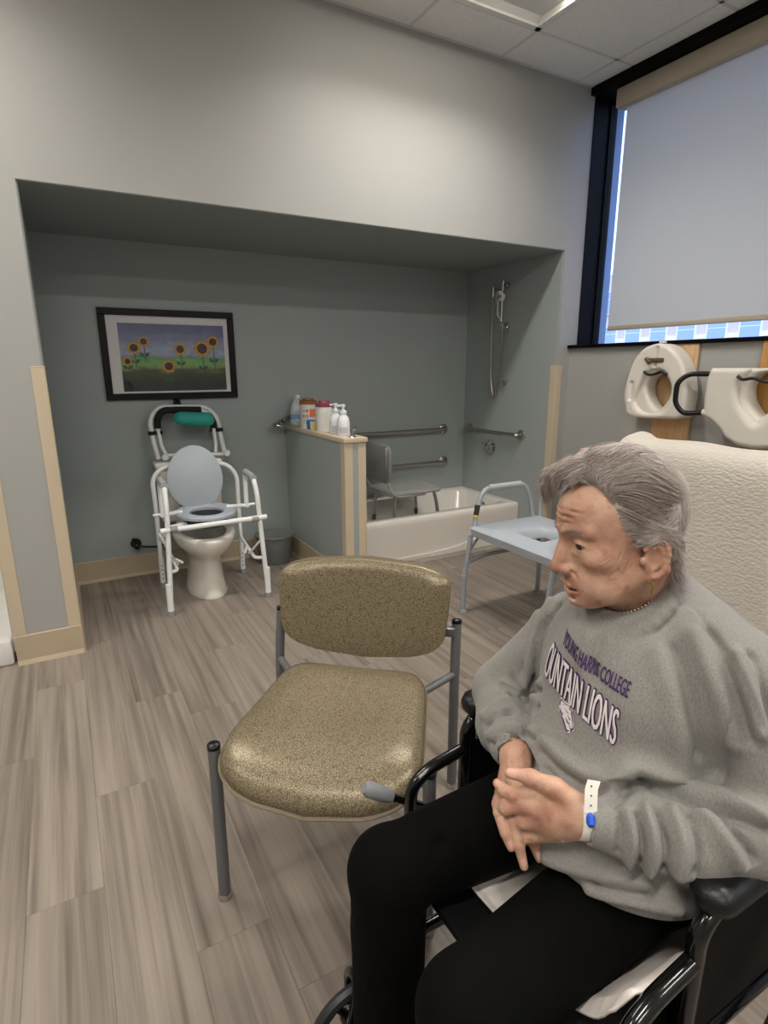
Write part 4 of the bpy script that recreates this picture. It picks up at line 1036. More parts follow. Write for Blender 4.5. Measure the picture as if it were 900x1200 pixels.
# --- high-back recliner under a white woven blanket
rc = thing('recliner', 'high-back patient recliner standing behind the wheelchair', 'recliner', (1.55, 0.93, 0))
M_vin = mat('beige_vinyl', '#b9ab96', 0.45)
RY0, RY1 = 0.54, 1.375
RDX = 0.13
MB().box((1.48 + RDX, RY0 + 0.09, 0.14), (1.72 + RDX, RY1 - 0.09, 0.47), 0.04, seg=3).build('seat', M_vin, rc)
bmb = MB().box((-0.05, RY0 + 0.03, -0.36), (0.06, RY1 - 0.04, 0.305), 0.045, seg=4)
bmb.v = [(1.655 + RDX + x_ * math.cos(0.16) + z_ * math.sin(0.16), y_, 0.765 + z_ * math.cos(0.16) - x_ * math.sin(0.16)) for x_, y_, z_ in bmb.v]
bmb.build('backrest', M_vin, rc)
for y_ in (RY0, RY1 - 0.085): MB().box((1.46 + RDX, y_, 0.14), (1.68 + RDX, y_ + 0.08, 0.455), 0.03, seg=3).build('arm', M_vin, rc)
for x_ in (1.52 + RDX, 1.66 + RDX):
    for y_ in (RY0 + 0.06, RY1 - 0.06):
        MB().lathe([(0.035, -0.012), (0.04, -0.006), (0.04, 0.006), (0.035, 0.012)], (x_, y_, 0.04), (0, 1, 0), 18).tube([(x_, y_, 0.04), (x_, y_, 0.15)], 0.012).build('castor', M_black, rc)
def cloth_mat():
    mt = bpy.data.materials.new('woven_blanket'); mt.use_nodes = True; nt = mt.node_tree; b = nt.nodes['Principled BSDF']; N = nt.nodes.new; L = nt.links.new
    b.inputs['Roughness'].default_value = 0.9; b.inputs['Base Color'].default_value = lin('#bdb6ac')
    tc = N('ShaderNodeTexCoord'); mp = N('ShaderNodeMapping'); mp.inputs['Scale'].default_value = (1, 1, 1.8); L(tc.outputs['Object'], mp.inputs[0])
    vo = N('ShaderNodeTexVoronoi'); vo.inputs['Scale'].default_value = 75; L(mp.outputs[0], vo.inputs['Vector'])
    bp = N('ShaderNodeBump'); bp.inputs['Strength'].default_value = 0.5; bp.inputs['Distance'].default_value = 0.004; bp.invert = True
    L(vo.outputs['Distance'], bp.inputs['Height']); L(bp.outputs[0], b.inputs['Normal'])
    return mt
def drape(profile, y0, y1, ny, wob, seed, lump=0.004):
    P = np.array(smooth_path(profile, 14)); rr_ = np.random.RandomState(seed)
    T_ = np.gradient(P, axis=0); T_ /= np.linalg.norm(T_, axis=1)[:, None]
    Nn = np.stack([-T_[:, 2], 0 * T_[:, 0], T_[:, 0]], 1)
    ys = np.linspace(y0, y1, ny); ph = rr_.uniform(0, 6, 8)
    G_ = np.zeros((len(P), ny, 3))
    for j, y_ in enumerate(ys):
        e = (y_ - y0) / (y1 - y0)
        edge = min(e, 1 - e)
        s_ = np.linspace(0, 1, len(P))
        off = lump * (np.sin(13 * e + 5 * s_ + ph[0]) + np.sin(23 * e - 9 * s_ + ph[1]) * 0.6 + np.sin(31 * s_ + 4 * e + ph[2]) * 0.5)
        off -= 0.02 * np.exp(-(edge / 0.035) ** 2)
        G_[:, j] = P + Nn * off[:, None]
        G_[:, j, 1] = y_ + wob * np.sin(6 * s_ + ph[3]) * (1 - 2 * edge)
    n0, n1 = G_.shape[:2]
    idx = np.arange(n0 * n1).reshape(n0, n1)
    q_ = np.stack([idx[:-1, :-1].ravel(), idx[:-1, 1:].ravel(), idx[1:, 1:].ravel(), idx[1:, :-1].ravel()], 1)
    return G_.reshape(-1, 3), q_
BLP = [(1.825, 0.66), (1.83, 0.92), (1.825, 1.05), (1.785, 1.098), (1.72, 1.105), (1.645, 1.06), (1.60, 0.86), (1.555, 0.62), (1.525, 0.51), (1.49, 0.487), (1.462, 0.475), (1.445, 0.42), (1.442, 0.30)]
bv, bq = drape([V(a_ + RDX, 0, b_) for a_, b_ in BLP], RY0 - 0.005, RY1 + 0.03, 90, 0.01, 4, 0.0025)
bo = link('blanket', np_mesh('blanket', bv, bq, cloth_mat()))
md = bo.modifiers.new('thick', 'SOLIDIFY'); md.thickness = 0.005; md.offset = 0
tag(bo, 'white woven cotton blanket draped over the recliner back', 'blanket')

# ================================================================== GOLD CHAIR
def crackle_mat():
    mt = bpy.data.materials.new('gold_crackle_vinyl'); mt.use_nodes = True; nt = mt.node_tree; b = nt.nodes['Principled BSDF']; N = nt.nodes.new; L = nt.links.new
    tc = N('ShaderNodeTexCoord')
    ns = N('ShaderNodeTexNoise'); ns.inputs['Scale'].default_value = 90; L(tc.outputs['Object'], ns.inputs['Vector'])
    mxv = N('ShaderNodeVectorMath'); mxv.operation = 'MULTIPLY_ADD'; mxv.inputs[1].default_value = (0.006, 0.006, 0.006); L(ns.outputs['Color'], mxv.inputs[0]); L(tc.outputs['Object'], mxv.inputs[2])
    n0 = N('ShaderNodeTexVoronoi'); n0.feature = 'DISTANCE_TO_EDGE'; n0.inputs['Scale'].default_value = 185; L(mxv.outputs[0], n0.inputs['Vector'])
    c = N('ShaderNodeValToRGB'); e = c.color_ramp
    e.elements[0].position = 0.05; e.elements[0].color = lin('#645742'); e.elements[1].position = 0.20; e.elements[1].color = lin('#94896f')
    L(n0.outputs[0], c.inputs[0])
    L(c.outputs[0], b.inputs['Base Color'])
    b.inputs['Metallic'].default_value = 0.25; b.inputs['Roughness'].default_value = 0.36
    bp = N('ShaderNodeBump'); bp.inputs['Strength'].default_value = 0.12; bp.inputs['Distance'].default_value = 0.001; L(n0.outputs[0], bp.inputs['Height']); L(bp.outputs[0], b.inputs['Normal'])
    return mt
M_gold = crackle_mat()
M_ctube = mat('chair_grey_tube', '#75777a', 0.38, 0.5)
gc = thing('guest_chair', 'guest chair with gold crackle vinyl seat and back on grey tubes', 'chair', (0.765, 1.502, 0), rotz=math.radians(-40))
def lp(mb, name, mt, parent=gc, smooth=40):
    o = bpy.data.objects.new(name, mb.mesh(name, mt, smooth)); COL.objects.link(o); o.parent = parent; return o
def superloft(levels, n=56):
    """levels: (z, cx, cy, half x, half y front, half y back, power, zfun)"""
    rings = []
    for (z, cx, cy_, hx, hf, hb, pw, zf) in levels:
        rg = []
        for k in range(n):
            a = 2 * math.pi * k / n; c_, s_ = math.cos(a), math.sin(a)
            ux = math.copysign(abs(c_) ** (2 / pw), c_); uy = math.copysign(abs(s_) ** (2 / pw), s_)
            px_, py_ = hx * ux, (hb if uy > 0 else hf) * uy
            px_ *= 1 - 0.17 * (py_ + hf) / (hf + hb)
            py_ -= 0.035 * (1 - (px_ / 0.25) ** 2) * max(0.0, -py_ / max(hf, 1e-6)) ** 2 * (hf / 0.25)
            rg.append((cx + px_, cy_ + py_, z + (zf(px_, py_) if zf else 0)))
        rings.append(rg)
    return rings
dish = lambda x_, y_: 0.012 * (abs(x_) / 0.24) ** 2 + 0.018 * max(0.0, y_ / 0.25) ** 2 - 0.045 * max(0.0, (-y_ - 0.13) / 0.15) ** 2
SZT = 0.468
lv = [(SZT - 0.058, 0, -0.325, 0.230, 0.225, 0.205, 6, dish), (SZT - 0.052, 0, -0.325, 0.248, 0.242, 0.218, 6, dish), (SZT - 0.030, 0, -0.325, 0.258, 0.256, 0.226, 6, dish), (SZT - 0.010, 0, -0.325, 0.252, 0.249, 0.221, 6, dish),
      (SZT, 0, -0.325, 0.232, 0.228, 0.203, 5.5, dish), (SZT + 0.003, 0, -0.325, 0.18, 0.18, 0.16, 4, dish), (SZT + 0.0, 0, -0.325, 0.09, 0.09, 0.08, 2.4, dish), (SZT - 0.002, 0, -0.325, 0.01, 0.01, 0.01, 2, dish)]
seat = lp(loft(superloft(lv)), 'seat', M_gold, smooth=70)
welt = superloft([(SZT - 0.034, 0, -0.325, 0.2605, 0.2585, 0.2285, 6, dish)])[0]
lp(MB().tube(welt, 0.0035, closed=True, n=6), 'welt', mat('chair_welt', '#7b7058', 0.5))
o_ = lp(MB().lathe([(0.0075, 0), (0.007, 0.0012), (0.0001, 0.0016)], (0.085, -0.185, SZT + 0.0045), n=12), 'burn_hole', mat('hole_black', '#050505', 0.8))
o_['label'] = 'small black hole in the vinyl'
# back cushion: pillow outline curved around the sitter
nb = 44; rings = []
for (yo, sc_) in ((-0.032, 0.02), (-0.034, 0.35), (-0.033, 0.7), (-0.028, 0.90), (-0.016, 0.975), (0.0, 1.0), (0.016, 0.975), (0.022, 0.90), (0.024, 0.5), (0.024, 0.02)):
    rg = []
    for k in range(nb):
        a = 2 * math.pi * k / nb; c_, s_ = math.cos(a), math.sin(a)
        ux = math.copysign(abs(c_) ** (2 / 7.0), c_); uz = math.copysign(abs(s_) ** (2 / 6.0), s_)
        x_ = 0.268 * ux * (1.0 + 0.035 * uz); z_ = 0.115 * uz + 0.016 * (1 - ux * ux) * (1 if uz > 0 else -3.6) * abs(uz) - 0.012 * (uz < 0) * abs(uz)
        ins = 1 - sc_
        sx_ = (1 - ins * 0.125) if sc_ > 0.85 else (sc_ + 0.02)
        sz_ = (1 - ins * 0.26) if sc_ > 0.85 else (sc_ + 0.02)
        x_, z_ = x_ * sx_, z_ * sz_
        zz = 0.645 + z_
        rg.append((x_, -0.022 + yo - 0.05 * (abs(x_) / 0.27) ** 2 + 0.045 + 0.16 * (zz - 0.58), zz))
    rings.append(rg)
lp(loft(rings), 'backrest', M_gold, smooth=75)
fr_x, bk_x = 0.268, 0.290
for sx in (-1, 1):
    lp(MB().tube([(sx * fr_x, -0.518, 0.012), (sx * fr_x, -0.512, 0.452)], 0.0155, n=14), 'front_leg', M_ctube)
    lp(MB().lathe([(0.0165, 0), (0.0165, 0.010), (0.012, 0.014), (0.0001, 0.0145)], (sx * fr_x, -0.512, 0.450), n=16), 'leg_cap', M_black)
    lp(MB().lathe([(0.019, 0), (0.0195, 0.010), (0.0155, 0.018)], (sx * fr_x, -0.518, 0), n=16), 'glide', M_chrome)
    lp(MB().tube([(sx * bk_x, 0.01, 0.012), (sx * bk_x, -0.005, 0.30), (sx * bk_x, -0.005, 0.44), (sx * bk_x, 0.030, 0.585)], 0.0155, 0.08, n=14), 'back_leg', M_ctube)
    lp(MB().lathe([(0.0165, 0), (0.0165, 0.010), (0.012, 0.014), (0.0001, 0.0145)], (sx * bk_x, 0.030, 0.582), (0, 0.2, 1), n=16), 'leg_cap', M_black)
    lp(MB().lathe([(0.019, 0), (0.0195, 0.010), (0.0155, 0.018)], (sx * bk_x, 0.01, 0), n=16), 'glide', M_chrome)
    lp(MB().tube([(sx * fr_x, -0.512, 0.425), (sx * 0.20, -0.47, 0.405), (sx * 0.19, -0.25, 0.405), (sx * 0.19, -0.12, 0.41)], 0.011, 0.06), 'side_rail', M_ctube)
    lp(MB().tube([(sx * bk_x, -0.004, 0.425), (sx * 0.19, -0.12, 0.41)], 0.012), 'seat_bracket', M_ctube)
    lp(MB().box((sx * 0.235, 0.0, 0.545), (sx * 0.288, 0.022, 0.575), 0.005), 'back_bracket', M_ctube)
lp(MB().tube([(-0.20, -0.44, 0.40), (0.20, -0.44, 0.40)], 0.012), 'front_rail', M_ctube)
tag(MB().box((0.53, 1.005, 0.0), (0.535, 1.03, 0.0012), 0.0005).build('paper_scrap', mat('paper_white', '#dedad2', 0.8)), 'tiny white paper scrap on the floor under the gold chair', 'scrap')

# ================================================================== WHEELCHAIR
wc = thing('wheelchair', 'black steel wheelchair carrying the person in grey sweatshirt', 'wheelchair', (0.70, 0.555, 0))
M_wc = mat('wheelchair_black', '#0b0b0c', 0.16, coat=0.5)
M_wcv = mat('wheelchair_vinyl', '#101011', 0.38, bump=0.25, bscale=220)
M_tire = mat('grey_tire', '#2b2b2b', 0.6)
yF, yN = 0.80, 0.31
SEATZ = 0.475
for yy, s in ((yF, 1), (yN, -1)):
    MB().tube([(0.93, yy, 0.685), (0.66, yy, 0.685), (0.632, yy, 0.66), (0.632, yy, 0.44)], 0.0125, 0.03, n=12).build('arm_post', M_wc, wc)
    MB().tube([(0.632, yy, 0.615), (0.545, yy, 0.600), (0.505, yy, 0.575), (0.500, yy, 0.40)], 0.0125, 0.03, n=12).build('arm_front_tube', M_wc, wc)
    MB().tube([(0.95, yy, 0.10), (0.95, yy, 0.88), (0.97, yy, 0.93), (1.06, yy, 0.93)], 0.0125, 0.03, n=12).build('back_post', M_wc, wc)
    MB().tube([(1.0, yy, 0.93), (1.09, yy, 0.93)], 0.017, n=12).build('push_grip', mat('grip_rubber', '#161616', 0.6), wc)
    MB().tube([(0.95, yy, SEATZ - 0.02), (0.50, yy, SEATZ - 0.02), (0.455, yy, 0.43), (0.445, yy, 0.18)], 0.0125, 0.05, n=12).build('seat_rail', M_wc, wc)
    MB().tube([(0.95, yy, 0.21), (0.45, yy, 0.21)], 0.0125, n=12).build('lower_rail', M_wc, wc)
    # arm pad
    P = [rrect(0.635, 0.95, yy - 0.020, yy + 0.020, 0.018, 0.692), rrect(0.628, 0.955, yy - 0.028, yy + 0.028, 0.026, 0.700), rrect(0.626, 0.957, yy - 0.030, yy + 0.030, 0.028, 0.712), rrect(0.632, 0.95, yy - 0.024, yy + 0.024, 0.022, 0.726), rrect(0.65, 0.93, yy - 0.010, yy + 0.010, 0.008, 0.730)]
    loft(P).build('arm_pad', M_wcv, wc, 60)
    MB().box((0.645, yy - 0.006, SEATZ), (0.94, yy + 0.006, 0.665), 0.004).build('side_panel', mat('side_panel_black', '#070707', 0.6, spec=0.2), wc)
    # rear wheel
    wy = yy + s * 0.055; cx_, cz_, R_w = 1.0, 0.305, 0.300
    ring = [(cx_ + R_w * math.cos(2 * math.pi * k / 48), wy, cz_ + R_w * math.sin(2 * math.pi * k / 48)) for k in range(48)]
    wh = thing('rear_wheel', '', '', (cx_, wy, cz_)); del wh['label']; del wh['category']
    wh.parent = wc; wh.matrix_parent_inverse = wc.matrix_basis.inverted()
    MB().tube(ring, 0.0125, closed=True, n=8).build('tire', M_tire, wh)
    ring2 = [(cx_ + (R_w - 0.022) * math.cos(2 * math.pi * k / 48), wy, cz_ + (R_w - 0.022) * math.sin(2 * math.pi * k / 48)) for k in range(48)]
    MB().tube(ring2, 0.011, closed=True, n=8).build('rim', M_wc, wh)
    ring3 = [(cx_ + (R_w - 0.04) * math.cos(2 * math.pi * k / 48), wy + s * 0.035, cz_ + (R_w - 0.04) * math.sin(2 * math.pi * k / 48)) for k in range(48)]
    MB().tube(ring3, 0.009, closed=True, n=8).build('handrim', M_chrome, wh)
    MB().lathe([(0.03, -0.03), (0.03, 0.03), (0.015, 0.035), (0.0001, 0.036)], (cx_, wy, cz_), (0, s, 0), 18).build('hub', M_wc, wh)
    for k in range(8):
        a = 2 * math.pi * k / 8 + 0.2
        MB().tube([(cx_ + 0.025 * math.cos(a), wy, cz_ + 0.025 * math.sin(a)), (cx_ + (R_w - 0.025) * math.cos(a), wy, cz_ + (R_w - 0.025) * math.sin(a))], 0.007, n=8).build('spoke', M_wc, wh)
    # front caster
    kx, kz, kr = (0.365, 0.098, 0.098) if s > 0 else (0.44, 0.098, 0.098)
    ky = yy - 0.022 if s > 0 else yy + s * 0.03
    ca = thing('caster', '', '', (kx, ky, kz)); del ca['label']; del ca['category']
    ca.parent = wc; ca.matrix_parent_inverse = wc.matrix_basis.inverted()
    MB().tube([(kx + (kr - .012) * math.cos(2 * math.pi * k / 32), ky, kz + (kr - .012) * math.sin(2 * math.pi * k / 32)) for k in range(32)], 0.0125, closed=True, n=8).build('tire', mat('caster_tire', '#26282a', 0.45), ca)
    MB().lathe([(0.024, -0.022), (0.024, 0.022), (0.0001, 0.024)], (kx, ky, kz), (0, s, 0), 16).build('hub', M_black, ca)
    for k in range(6):
        a = 2 * math.pi * k / 6
        MB().tube([(kx + 0.02 * math.cos(a), ky, kz + 0.02 * math.sin(a)), (kx + 0.08 * math.cos(a), ky, kz + 0.08 * math.sin(a))], 0.008, n=8).build('spoke', M_black, ca)
    MB().tube([(kx, ky + 0.03, kz), (kx, ky + 0.03, 0.20), (kx, ky, 0.225), (kx, ky - 0.03, 0.20), (kx, ky - 0.03, kz)], 0.009, 0.02).build('fork', M_wc, ca)
    # footrest hanger
    MB().tube([(0.47, yy - s * 0.03, 0.43), (0.40, yy - s * 0.035, 0.40), (0.345, yy - s * 0.05, 0.14)], 0.011, 0.04).build('hanger_tube', M_wc, wc)
    MB().box((0.24, yy - s * 0.05, 0.09), (0.36, yy - s * 0.20, 0.105), 0.006).build('footplate', M_black, wc)
    MB().lathe([(0.018, -0.014), (0.018, 0.014)], (0.502, yy, 0.485), (0, 0, 1), 14).tube([(0.505, yy - 0.01 * s, 0.485), (0.555, yy - 0.012 * s, 0.490)], 0.010).build('latch_socket', M_steel, wc)
# brake levers
for yy, s in ((yF, 1), (yN, -1)):
    a_, b_, c_ = V(0.60, yy + s * 0.015, 0.46), V(0.468, yy + s * 0.035, 0.545), V(0.425, yy + s * 0.045, 0.572)
    MB().tube([a_, b_], 0.0085, n=10).build('brake_lever', M_wc, wc)
    MB().tube([b_ + (a_ - b_) * 0.08, b_ + (c_ - b_) * 0.1, c_ - (c_ - b_) * 0.15, c_], [0.0125, 0.0150, 0.0150, 0.010], n=12).build('lever_tip', mat('lever_grey', '#85868a', 0.55), wc)
MB().box((0.455, yN + 0.012, SEATZ - 0.02), (0.945, yF - 0.012, SEATZ + 0.0), 0.008).build('seat', M_wcv, wc)
MB().box((0.935, yN + 0.01, 0.50), (0.955, yF - 0.01, 0.88), 0.008).build('backrest', M_wcv, wc)
MB().tube([(0.66, yN, 0.21), (0.66, yF, SEATZ - 0.03)], 0.0125).build('cross_brace', M_wc, wc)
MB().tube([(0.69, yF, 0.21), (0.69, yN, SEATZ - 0.03)], 0.0125).build('cross_brace', M_wc, wc)
# lettering on the far side panel, facing the seat
def text_mesh(body, size, xs=1.0, off=0.0, spacing=1.0, sub=0):
    cu = bpy.data.curves.new('txt', 'FONT'); cu.body = body; cu.size = size; cu.offset = off; cu.space_character = spacing; cu.resolution_u = 3
    ob = bpy.data.objects.new('txt', cu); COL.objects.link(ob)
    dg = bpy.context.evaluated_depsgraph_get(); dg.update()
    me = bpy.data.meshes.new_from_object(ob.evaluated_get(dg))
    bpy.data.objects.remove(ob); bpy.data.curves.remove(cu)
    bm = bmesh.new(); bm.from_mesh(me); bpy.data.meshes.remove(me)
    bmesh.ops.triangulate(bm, faces=bm.faces[:])
    for _ in range(sub):
        le = [e for e in bm.edges if e.calc_length() > size * 0.09]
        if le:
            bmesh.ops.subdivide_edges(bm, edges=le, cuts=1); bmesh.ops.triangulate(bm, faces=bm.faces[:])
    bm.verts.index_update()
    vv = np.array([v_.co[:] for v_ in bm.verts]); ff = [[v_.index for v_ in f_.verts] for f_ in bm.faces]
    bm.free(); vv[:, 0] *= xs
    return vv, ff
tv, tf = text_mesh('Bari+Max', 0.030)
tm = MB(); tm.add([(0.650 + p[0], yF - 0.0068, 0.632 + p[1]) for p in tv], tf); 
tm.build('lettering', mat('grey_lettering', '#8d8d8c', 0.5), wc, 0)

# --- white pad on the seat
pv, pq = drape([V(0.93, 0, 0.52), V(0.90, 0, 0.487), V(0.75, 0, 0.486), V(0.60, 0, 0.487), V(0.545, 0, 0.489), V(0.520, 0, 0.490)], yN + 0.02, yF - 0.025, 60, 0.012, 9, 0.002)
n0 = len(pv)
e_ = np.clip((yN + 0.115 - pv[:, 1]) / 0.09, 0, 1)            # near edge rides up between thigh and side panel
pv[:, 2] += 0.090 * e_ ** 1.5 * np.clip((0.75 - pv[:, 0]) / 0.1, 0, 1) * np.clip((pv[:, 0] - 0.48) / 0.06, 0, 1)
pd = link('seat_pad', np_mesh('seat_pad', pv, pq, mat('white_pad', '#dbd3cd', 0.75, var=0.03, vscale=20)))
md = pd.modifiers.new('thick', 'SOLIDIFY'); md.thickness = 0.004; md.offset = 1
tag(pd, 'white disposable pad spread on the wheelchair seat under the person', 'pad')
# ================================================================== THE PERSON
pe = thing('person', 'seated older person with short grey hair, grey college sweatshirt and black trousers', 'person', (0.75, 0.555, 0))
# ---- materials
def skin_mat():
    mt = bpy.data.materials.new('skin'); mt.use_nodes = True; nt = mt.node_tree; b = nt.nodes['Principled BSDF']; N = nt.nodes.new; L = nt.links.new
    tc = N('ShaderNodeTexCoord')
    def noi(s_, d_):
        n_ = N('ShaderNodeTexNoise'); n_.inputs['Scale'].default_value = s_; n_.inputs['Detail'].default_value = d_; L(tc.outputs['Object'], n_.inputs['Vector']); return n_
    a, c, e = noi(26, 5), noi(60, 4), noi(330, 5)
    r = N('ShaderNodeValToRGB'); q = r.color_ramp; q.elements[0].position = 0.30; q.elements[0].color = lin('#a17260'); q.elements[1].position = 0.68; q.elements[1].color = lin('#c8a48e')
    x = q.elements.new(0.48); x.color = lin('#ba907a'); L(a.outputs[0], r.inputs[0])
    r2 = N('ShaderNodeMapRange'); r2.inputs[1].default_value = 0.60; r2.inputs[2].default_value = 0.72; r2.inputs[3].default_value = 0.0; r2.inputs[4].default_value = 0.45; L(c.outputs[0], r2.inputs[0])
    m_ = N('ShaderNodeMixRGB'); m_.inputs[2].default_value = lin('#7d503c'); L(r2.outputs[0], m_.inputs[0]); L(r.outputs[0], m_.inputs[1])
    L(m_.outputs[0], b.inputs['Base Color'])
    b.inputs['Roughness'].default_value = 0.48; b.inputs['Specular IOR Level'].default_value = 0.35
    b.inputs['Subsurface Weight'].default_value = 0.25; b.inputs['Subsurface Radius'].default_value = (1.0, 0.35, 0.18); b.inputs['Subsurface Scale'].default_value = 0.004
    bp = N('ShaderNodeBump'); bp.inputs['Strength'].default_value = 0.5; bp.inputs['Distance'].default_value = 0.001; L(e.outputs[0], bp.inputs['Height']); L(bp.outputs[0], b.inputs['Normal'])
    return mt
M_skin = skin_mat()
M_lip = mat('lips', '#a96a5c', 0.42, var=0.08, vscale=90, sss=0.2)
M_nail = mat('nails', '#d3a596', 0.25, sss=0.2)
M_eyew = mat('eye_white', '#94887f', 0.2)
M_iris = mat('iris', '#2d2a28', 0.1)
M_dark = mat('mouth_dark', '#3a1713', 0.5)

# ---- head in its own axes: x right, y forward, z up, then turned onto the neck
HR = np.array([[0.4576, -0.8725, -0.1714], [0.8891, 0.4497, 0.0848], [0.0031, -0.1912, 0.9815]]); HT = np.array([0.715, 0.5514, 1.1239])
def h2w(p): return np.asarray(p, float) @ HR.T + HT
def w2h(p): return (np.asarray(p, float) - HT) @ HR
nb_l = w2h((0.795, 0.55, 0.965)); nt_l = np.array([0.0, -0.022, -0.055])
H = Field((-0.095, -0.115, -0.205), (0.095, 0.122, 0.112), 0.00135)
H.ell((0, -0.010, 0.028), (0.071, 0.092, 0.078), 0.0)
H.ell((0, 0.028, 0.036), (0.060, 0.058, 0.050), 0.02)
H.ell((0, 0.028, -0.022), (0.056, 0.054, 0.072), 0.025)
for s in (-1, 1):
    H.cap((s * 0.052, -0.002, -0.052), (s * 0.022, 0.062, -0.091), 0.018, 0.016, 0.03)
    H.ell((s * 0.044, 0.050, -0.022), (0.021, 0.023, 0.017), 0.018)
    H.ell((s * 0.035, 0.050, -0.066), (0.022, 0.024, 0.026), 0.02)
    H.cap((s * 0.010, 0.083, 0.018), (s * 0.046, 0.064, 0.021), 0.0085, 0.007, 0.012)
    H.ell((s * 0.056, 0.030, 0.016), (0.016, 0.020, 0.020), 0.02, 'sub') if False else None
H.ell((0, 0.073, -0.094), (0.020, 0.018, 0.016), 0.016)
H.ell((0, 0.070, -0.062), (0.028, 0.021, 0.024), 0.016)
# eye sockets
for s in (-1, 1):
    H.ell((s * 0.031, 0.090, 0.001), (0.018, 0.015, 0.0115), 0.012, 'sub')
    H.ell((s * 0.031, 0.0665, 0.0), (0.0152, 0.0150, 0.0145), 0.004)
    H.ell((s * 0.0335, 0.0790, -0.0014), (0.0128, 0.0120, 0.0048), 0.0016, 'sub')
    H.cap((s * 0.020, 0.0765, -0.0145), (s * 0.042, 0.069, -0.0125), 0.0045, 0.004, 0.006)       # bag under the eye
# nose
H.cap((0, 0.083, 0.010), (0, 0.1005, -0.033), 0.0065, 0.0085, 0.010)
H.ell((0, 0.082, -0.026), (0.0125, 0.016, 0.024), 0.008)
H.ell((0, 0.1010, -0.0400), (0.0105, 0.0115, 0.0098), 0.006)
for s in (-1, 1):
    H.ell((s * 0.0118, 0.0895, -0.0430), (0.0078, 0.0108, 0.0080), 0.006)
for s in (-1, 1): H.ell((s * 0.0064, 0.0975, -0.0500), (0.0034, 0.0055, 0.0032), 0.002, 'sub')
H.cap((0, 0.0925, -0.053), (0, 0.0905, -0.062), 0.0028, 0.0028, 0.004, 'sub')
# mouth
up = smooth_path([(-0.024, 0.0745, -0.0735), (-0.012, 0.0865, -0.0695), (0, 0.0895, -0.0685), (0.012, 0.0865, -0.0695), (0.024, 0.0745, -0.0735)], 3)
lo_ = smooth_path([(-0.022, 0.0740, -0.0770), (-0.011, 0.0850, -0.0795), (0, 0.0880, -0.0805), (0.011, 0.0850, -0.0795), (0.022, 0.0740, -0.0770)], 3)
mid_ = smooth_path([(-0.0235, 0.0790, -0.0750), (-0.012, 0.0925, -0.0742), (0, 0.0955, -0.0740), (0.012, 0.0925, -0.0742), (0.0235, 0.0790, -0.0750)], 3)
H.chain(up, 0.0040, 0.004); H.chain(lo_, 0.0048, 0.004); H.chain(mid_, 0.0024, 0.0018, 'sub')
H.cap((-0.012, 0.087, -0.0885), (0.012, 0.087, -0.0885), 0.004, 0.004, 0.006, 'sub')
# neck
H.cap(nt_l, nb_l, 0.046, 0.050, 0.03)
H.cap((0, 0.020, -0.085), nb_l + V(0, 0.03, 0.02), 0.026, 0.030, 0.03)
for s in (-1, 1): H.cap((s * 0.058, -0.030, -0.050), nb_l + V(s * 0.018, 0.045, 0.0), 0.011, 0.010, 0.014)
H.cap((0, -0.040, -0.03), nb_l + V(0, -0.012, 0), 0.034, 0.042, 0.03)
# ears
def earpt(s, a, r=1.0, out=0.0):
    # outline in the ear's own plane, tilted back
    y_, z_ = 0.0155 * r * math.cos(a), 0.0295 * r * math.sin(a)
    y2, z2 = y_ * math.cos(0.22) - z_ * math.sin(0.22), y_ * math.sin(0.22) + z_ * math.cos(0.22)
    return V(s * (0.0745 + out - 0.22 * y2), -0.013 + y2, -0.022 + z2)
for s in (-1, 1):
    H.ell((s * 0.0735, -0.013, -0.022), (0.0065, 0.0140, 0.0275), 0.006, M=[[1, 0, 0], [0, math.cos(0.22), -math.sin(0.22)], [0, math.sin(0.22), math.cos(0.22)]])
    H.ell((s * 0.0812, -0.0105, -0.024), (0.0072, 0.0082, 0.0160), 0.003, 'sub')
    H.chain([earpt(s, a, 1.0, 0.004) for a in np.linspace(0.35, 4.6, 14)], 0.0033, 0.003)
    H.chain([earpt(s, a, 0.58, 0.003) for a in np.linspace(1.6, 4.4, 8)], 0.0024, 0.003)
    H.ell((s * 0.0715, -0.0085, -0.053), (0.0045, 0.0075, 0.0095), 0.005)
    H.ell((s * 0.073, 0.004, -0.026), (0.004, 0.004, 0.006), 0.004)
hv, hq = H.polys()
hn = vnormals(hv, hq)
# lines and folds of an old face
def both(pts): return [[(s * x_, y_, z_) for x_, y_, z_ in pts] for s in (-1, 1)]
for zf in (0.031, 0.041, 0.051):
    ridge(hv, hn, [(-0.044, 0.066, zf - 0.003), (-0.022, 0.084, zf + 0.002), (0, 0.088, zf), (0.022, 0.084, zf + 0.002), (0.044, 0.066, zf - 0.003)], 0.0018, -0.00187)
    ridge(hv, hn, [(-0.044, 0.066, zf + 0.002), (-0.022, 0.084, zf + 0.007), (0, 0.088, zf + 0.005), (0.022, 0.084, zf + 0.007), (0.044, 0.066, zf + 0.002)], 0.0025, 0.00119)
for P in both([(0.015, 0.090, -0.040), (0.024, 0.080, -0.055), (0.030, 0.070, -0.074)]): ridge(hv, hn, P, 0.0030, -0.00340)
for P in both([(0.026, 0.073, -0.074), (0.029, 0.066, -0.088), (0.026, 0.060, -0.101)]): ridge(hv, hn, P, 0.0026, -0.00306)
for P in both([(0.041, 0.064, -0.055), (0.044, 0.055, -0.072), (0.040, 0.048, -0.088)]): ridge(hv, hn, P, 0.0030, -0.00221)
for P in both([(0.046, 0.060, 0.001), (0.054, 0.048, 0.004)]): ridge(hv, hn, P, 0.0014, -0.00170)
for P in both([(0.045, 0.060, -0.004), (0.053, 0.047, -0.010)]): ridge(hv, hn, P, 0.0014, -0.00170)
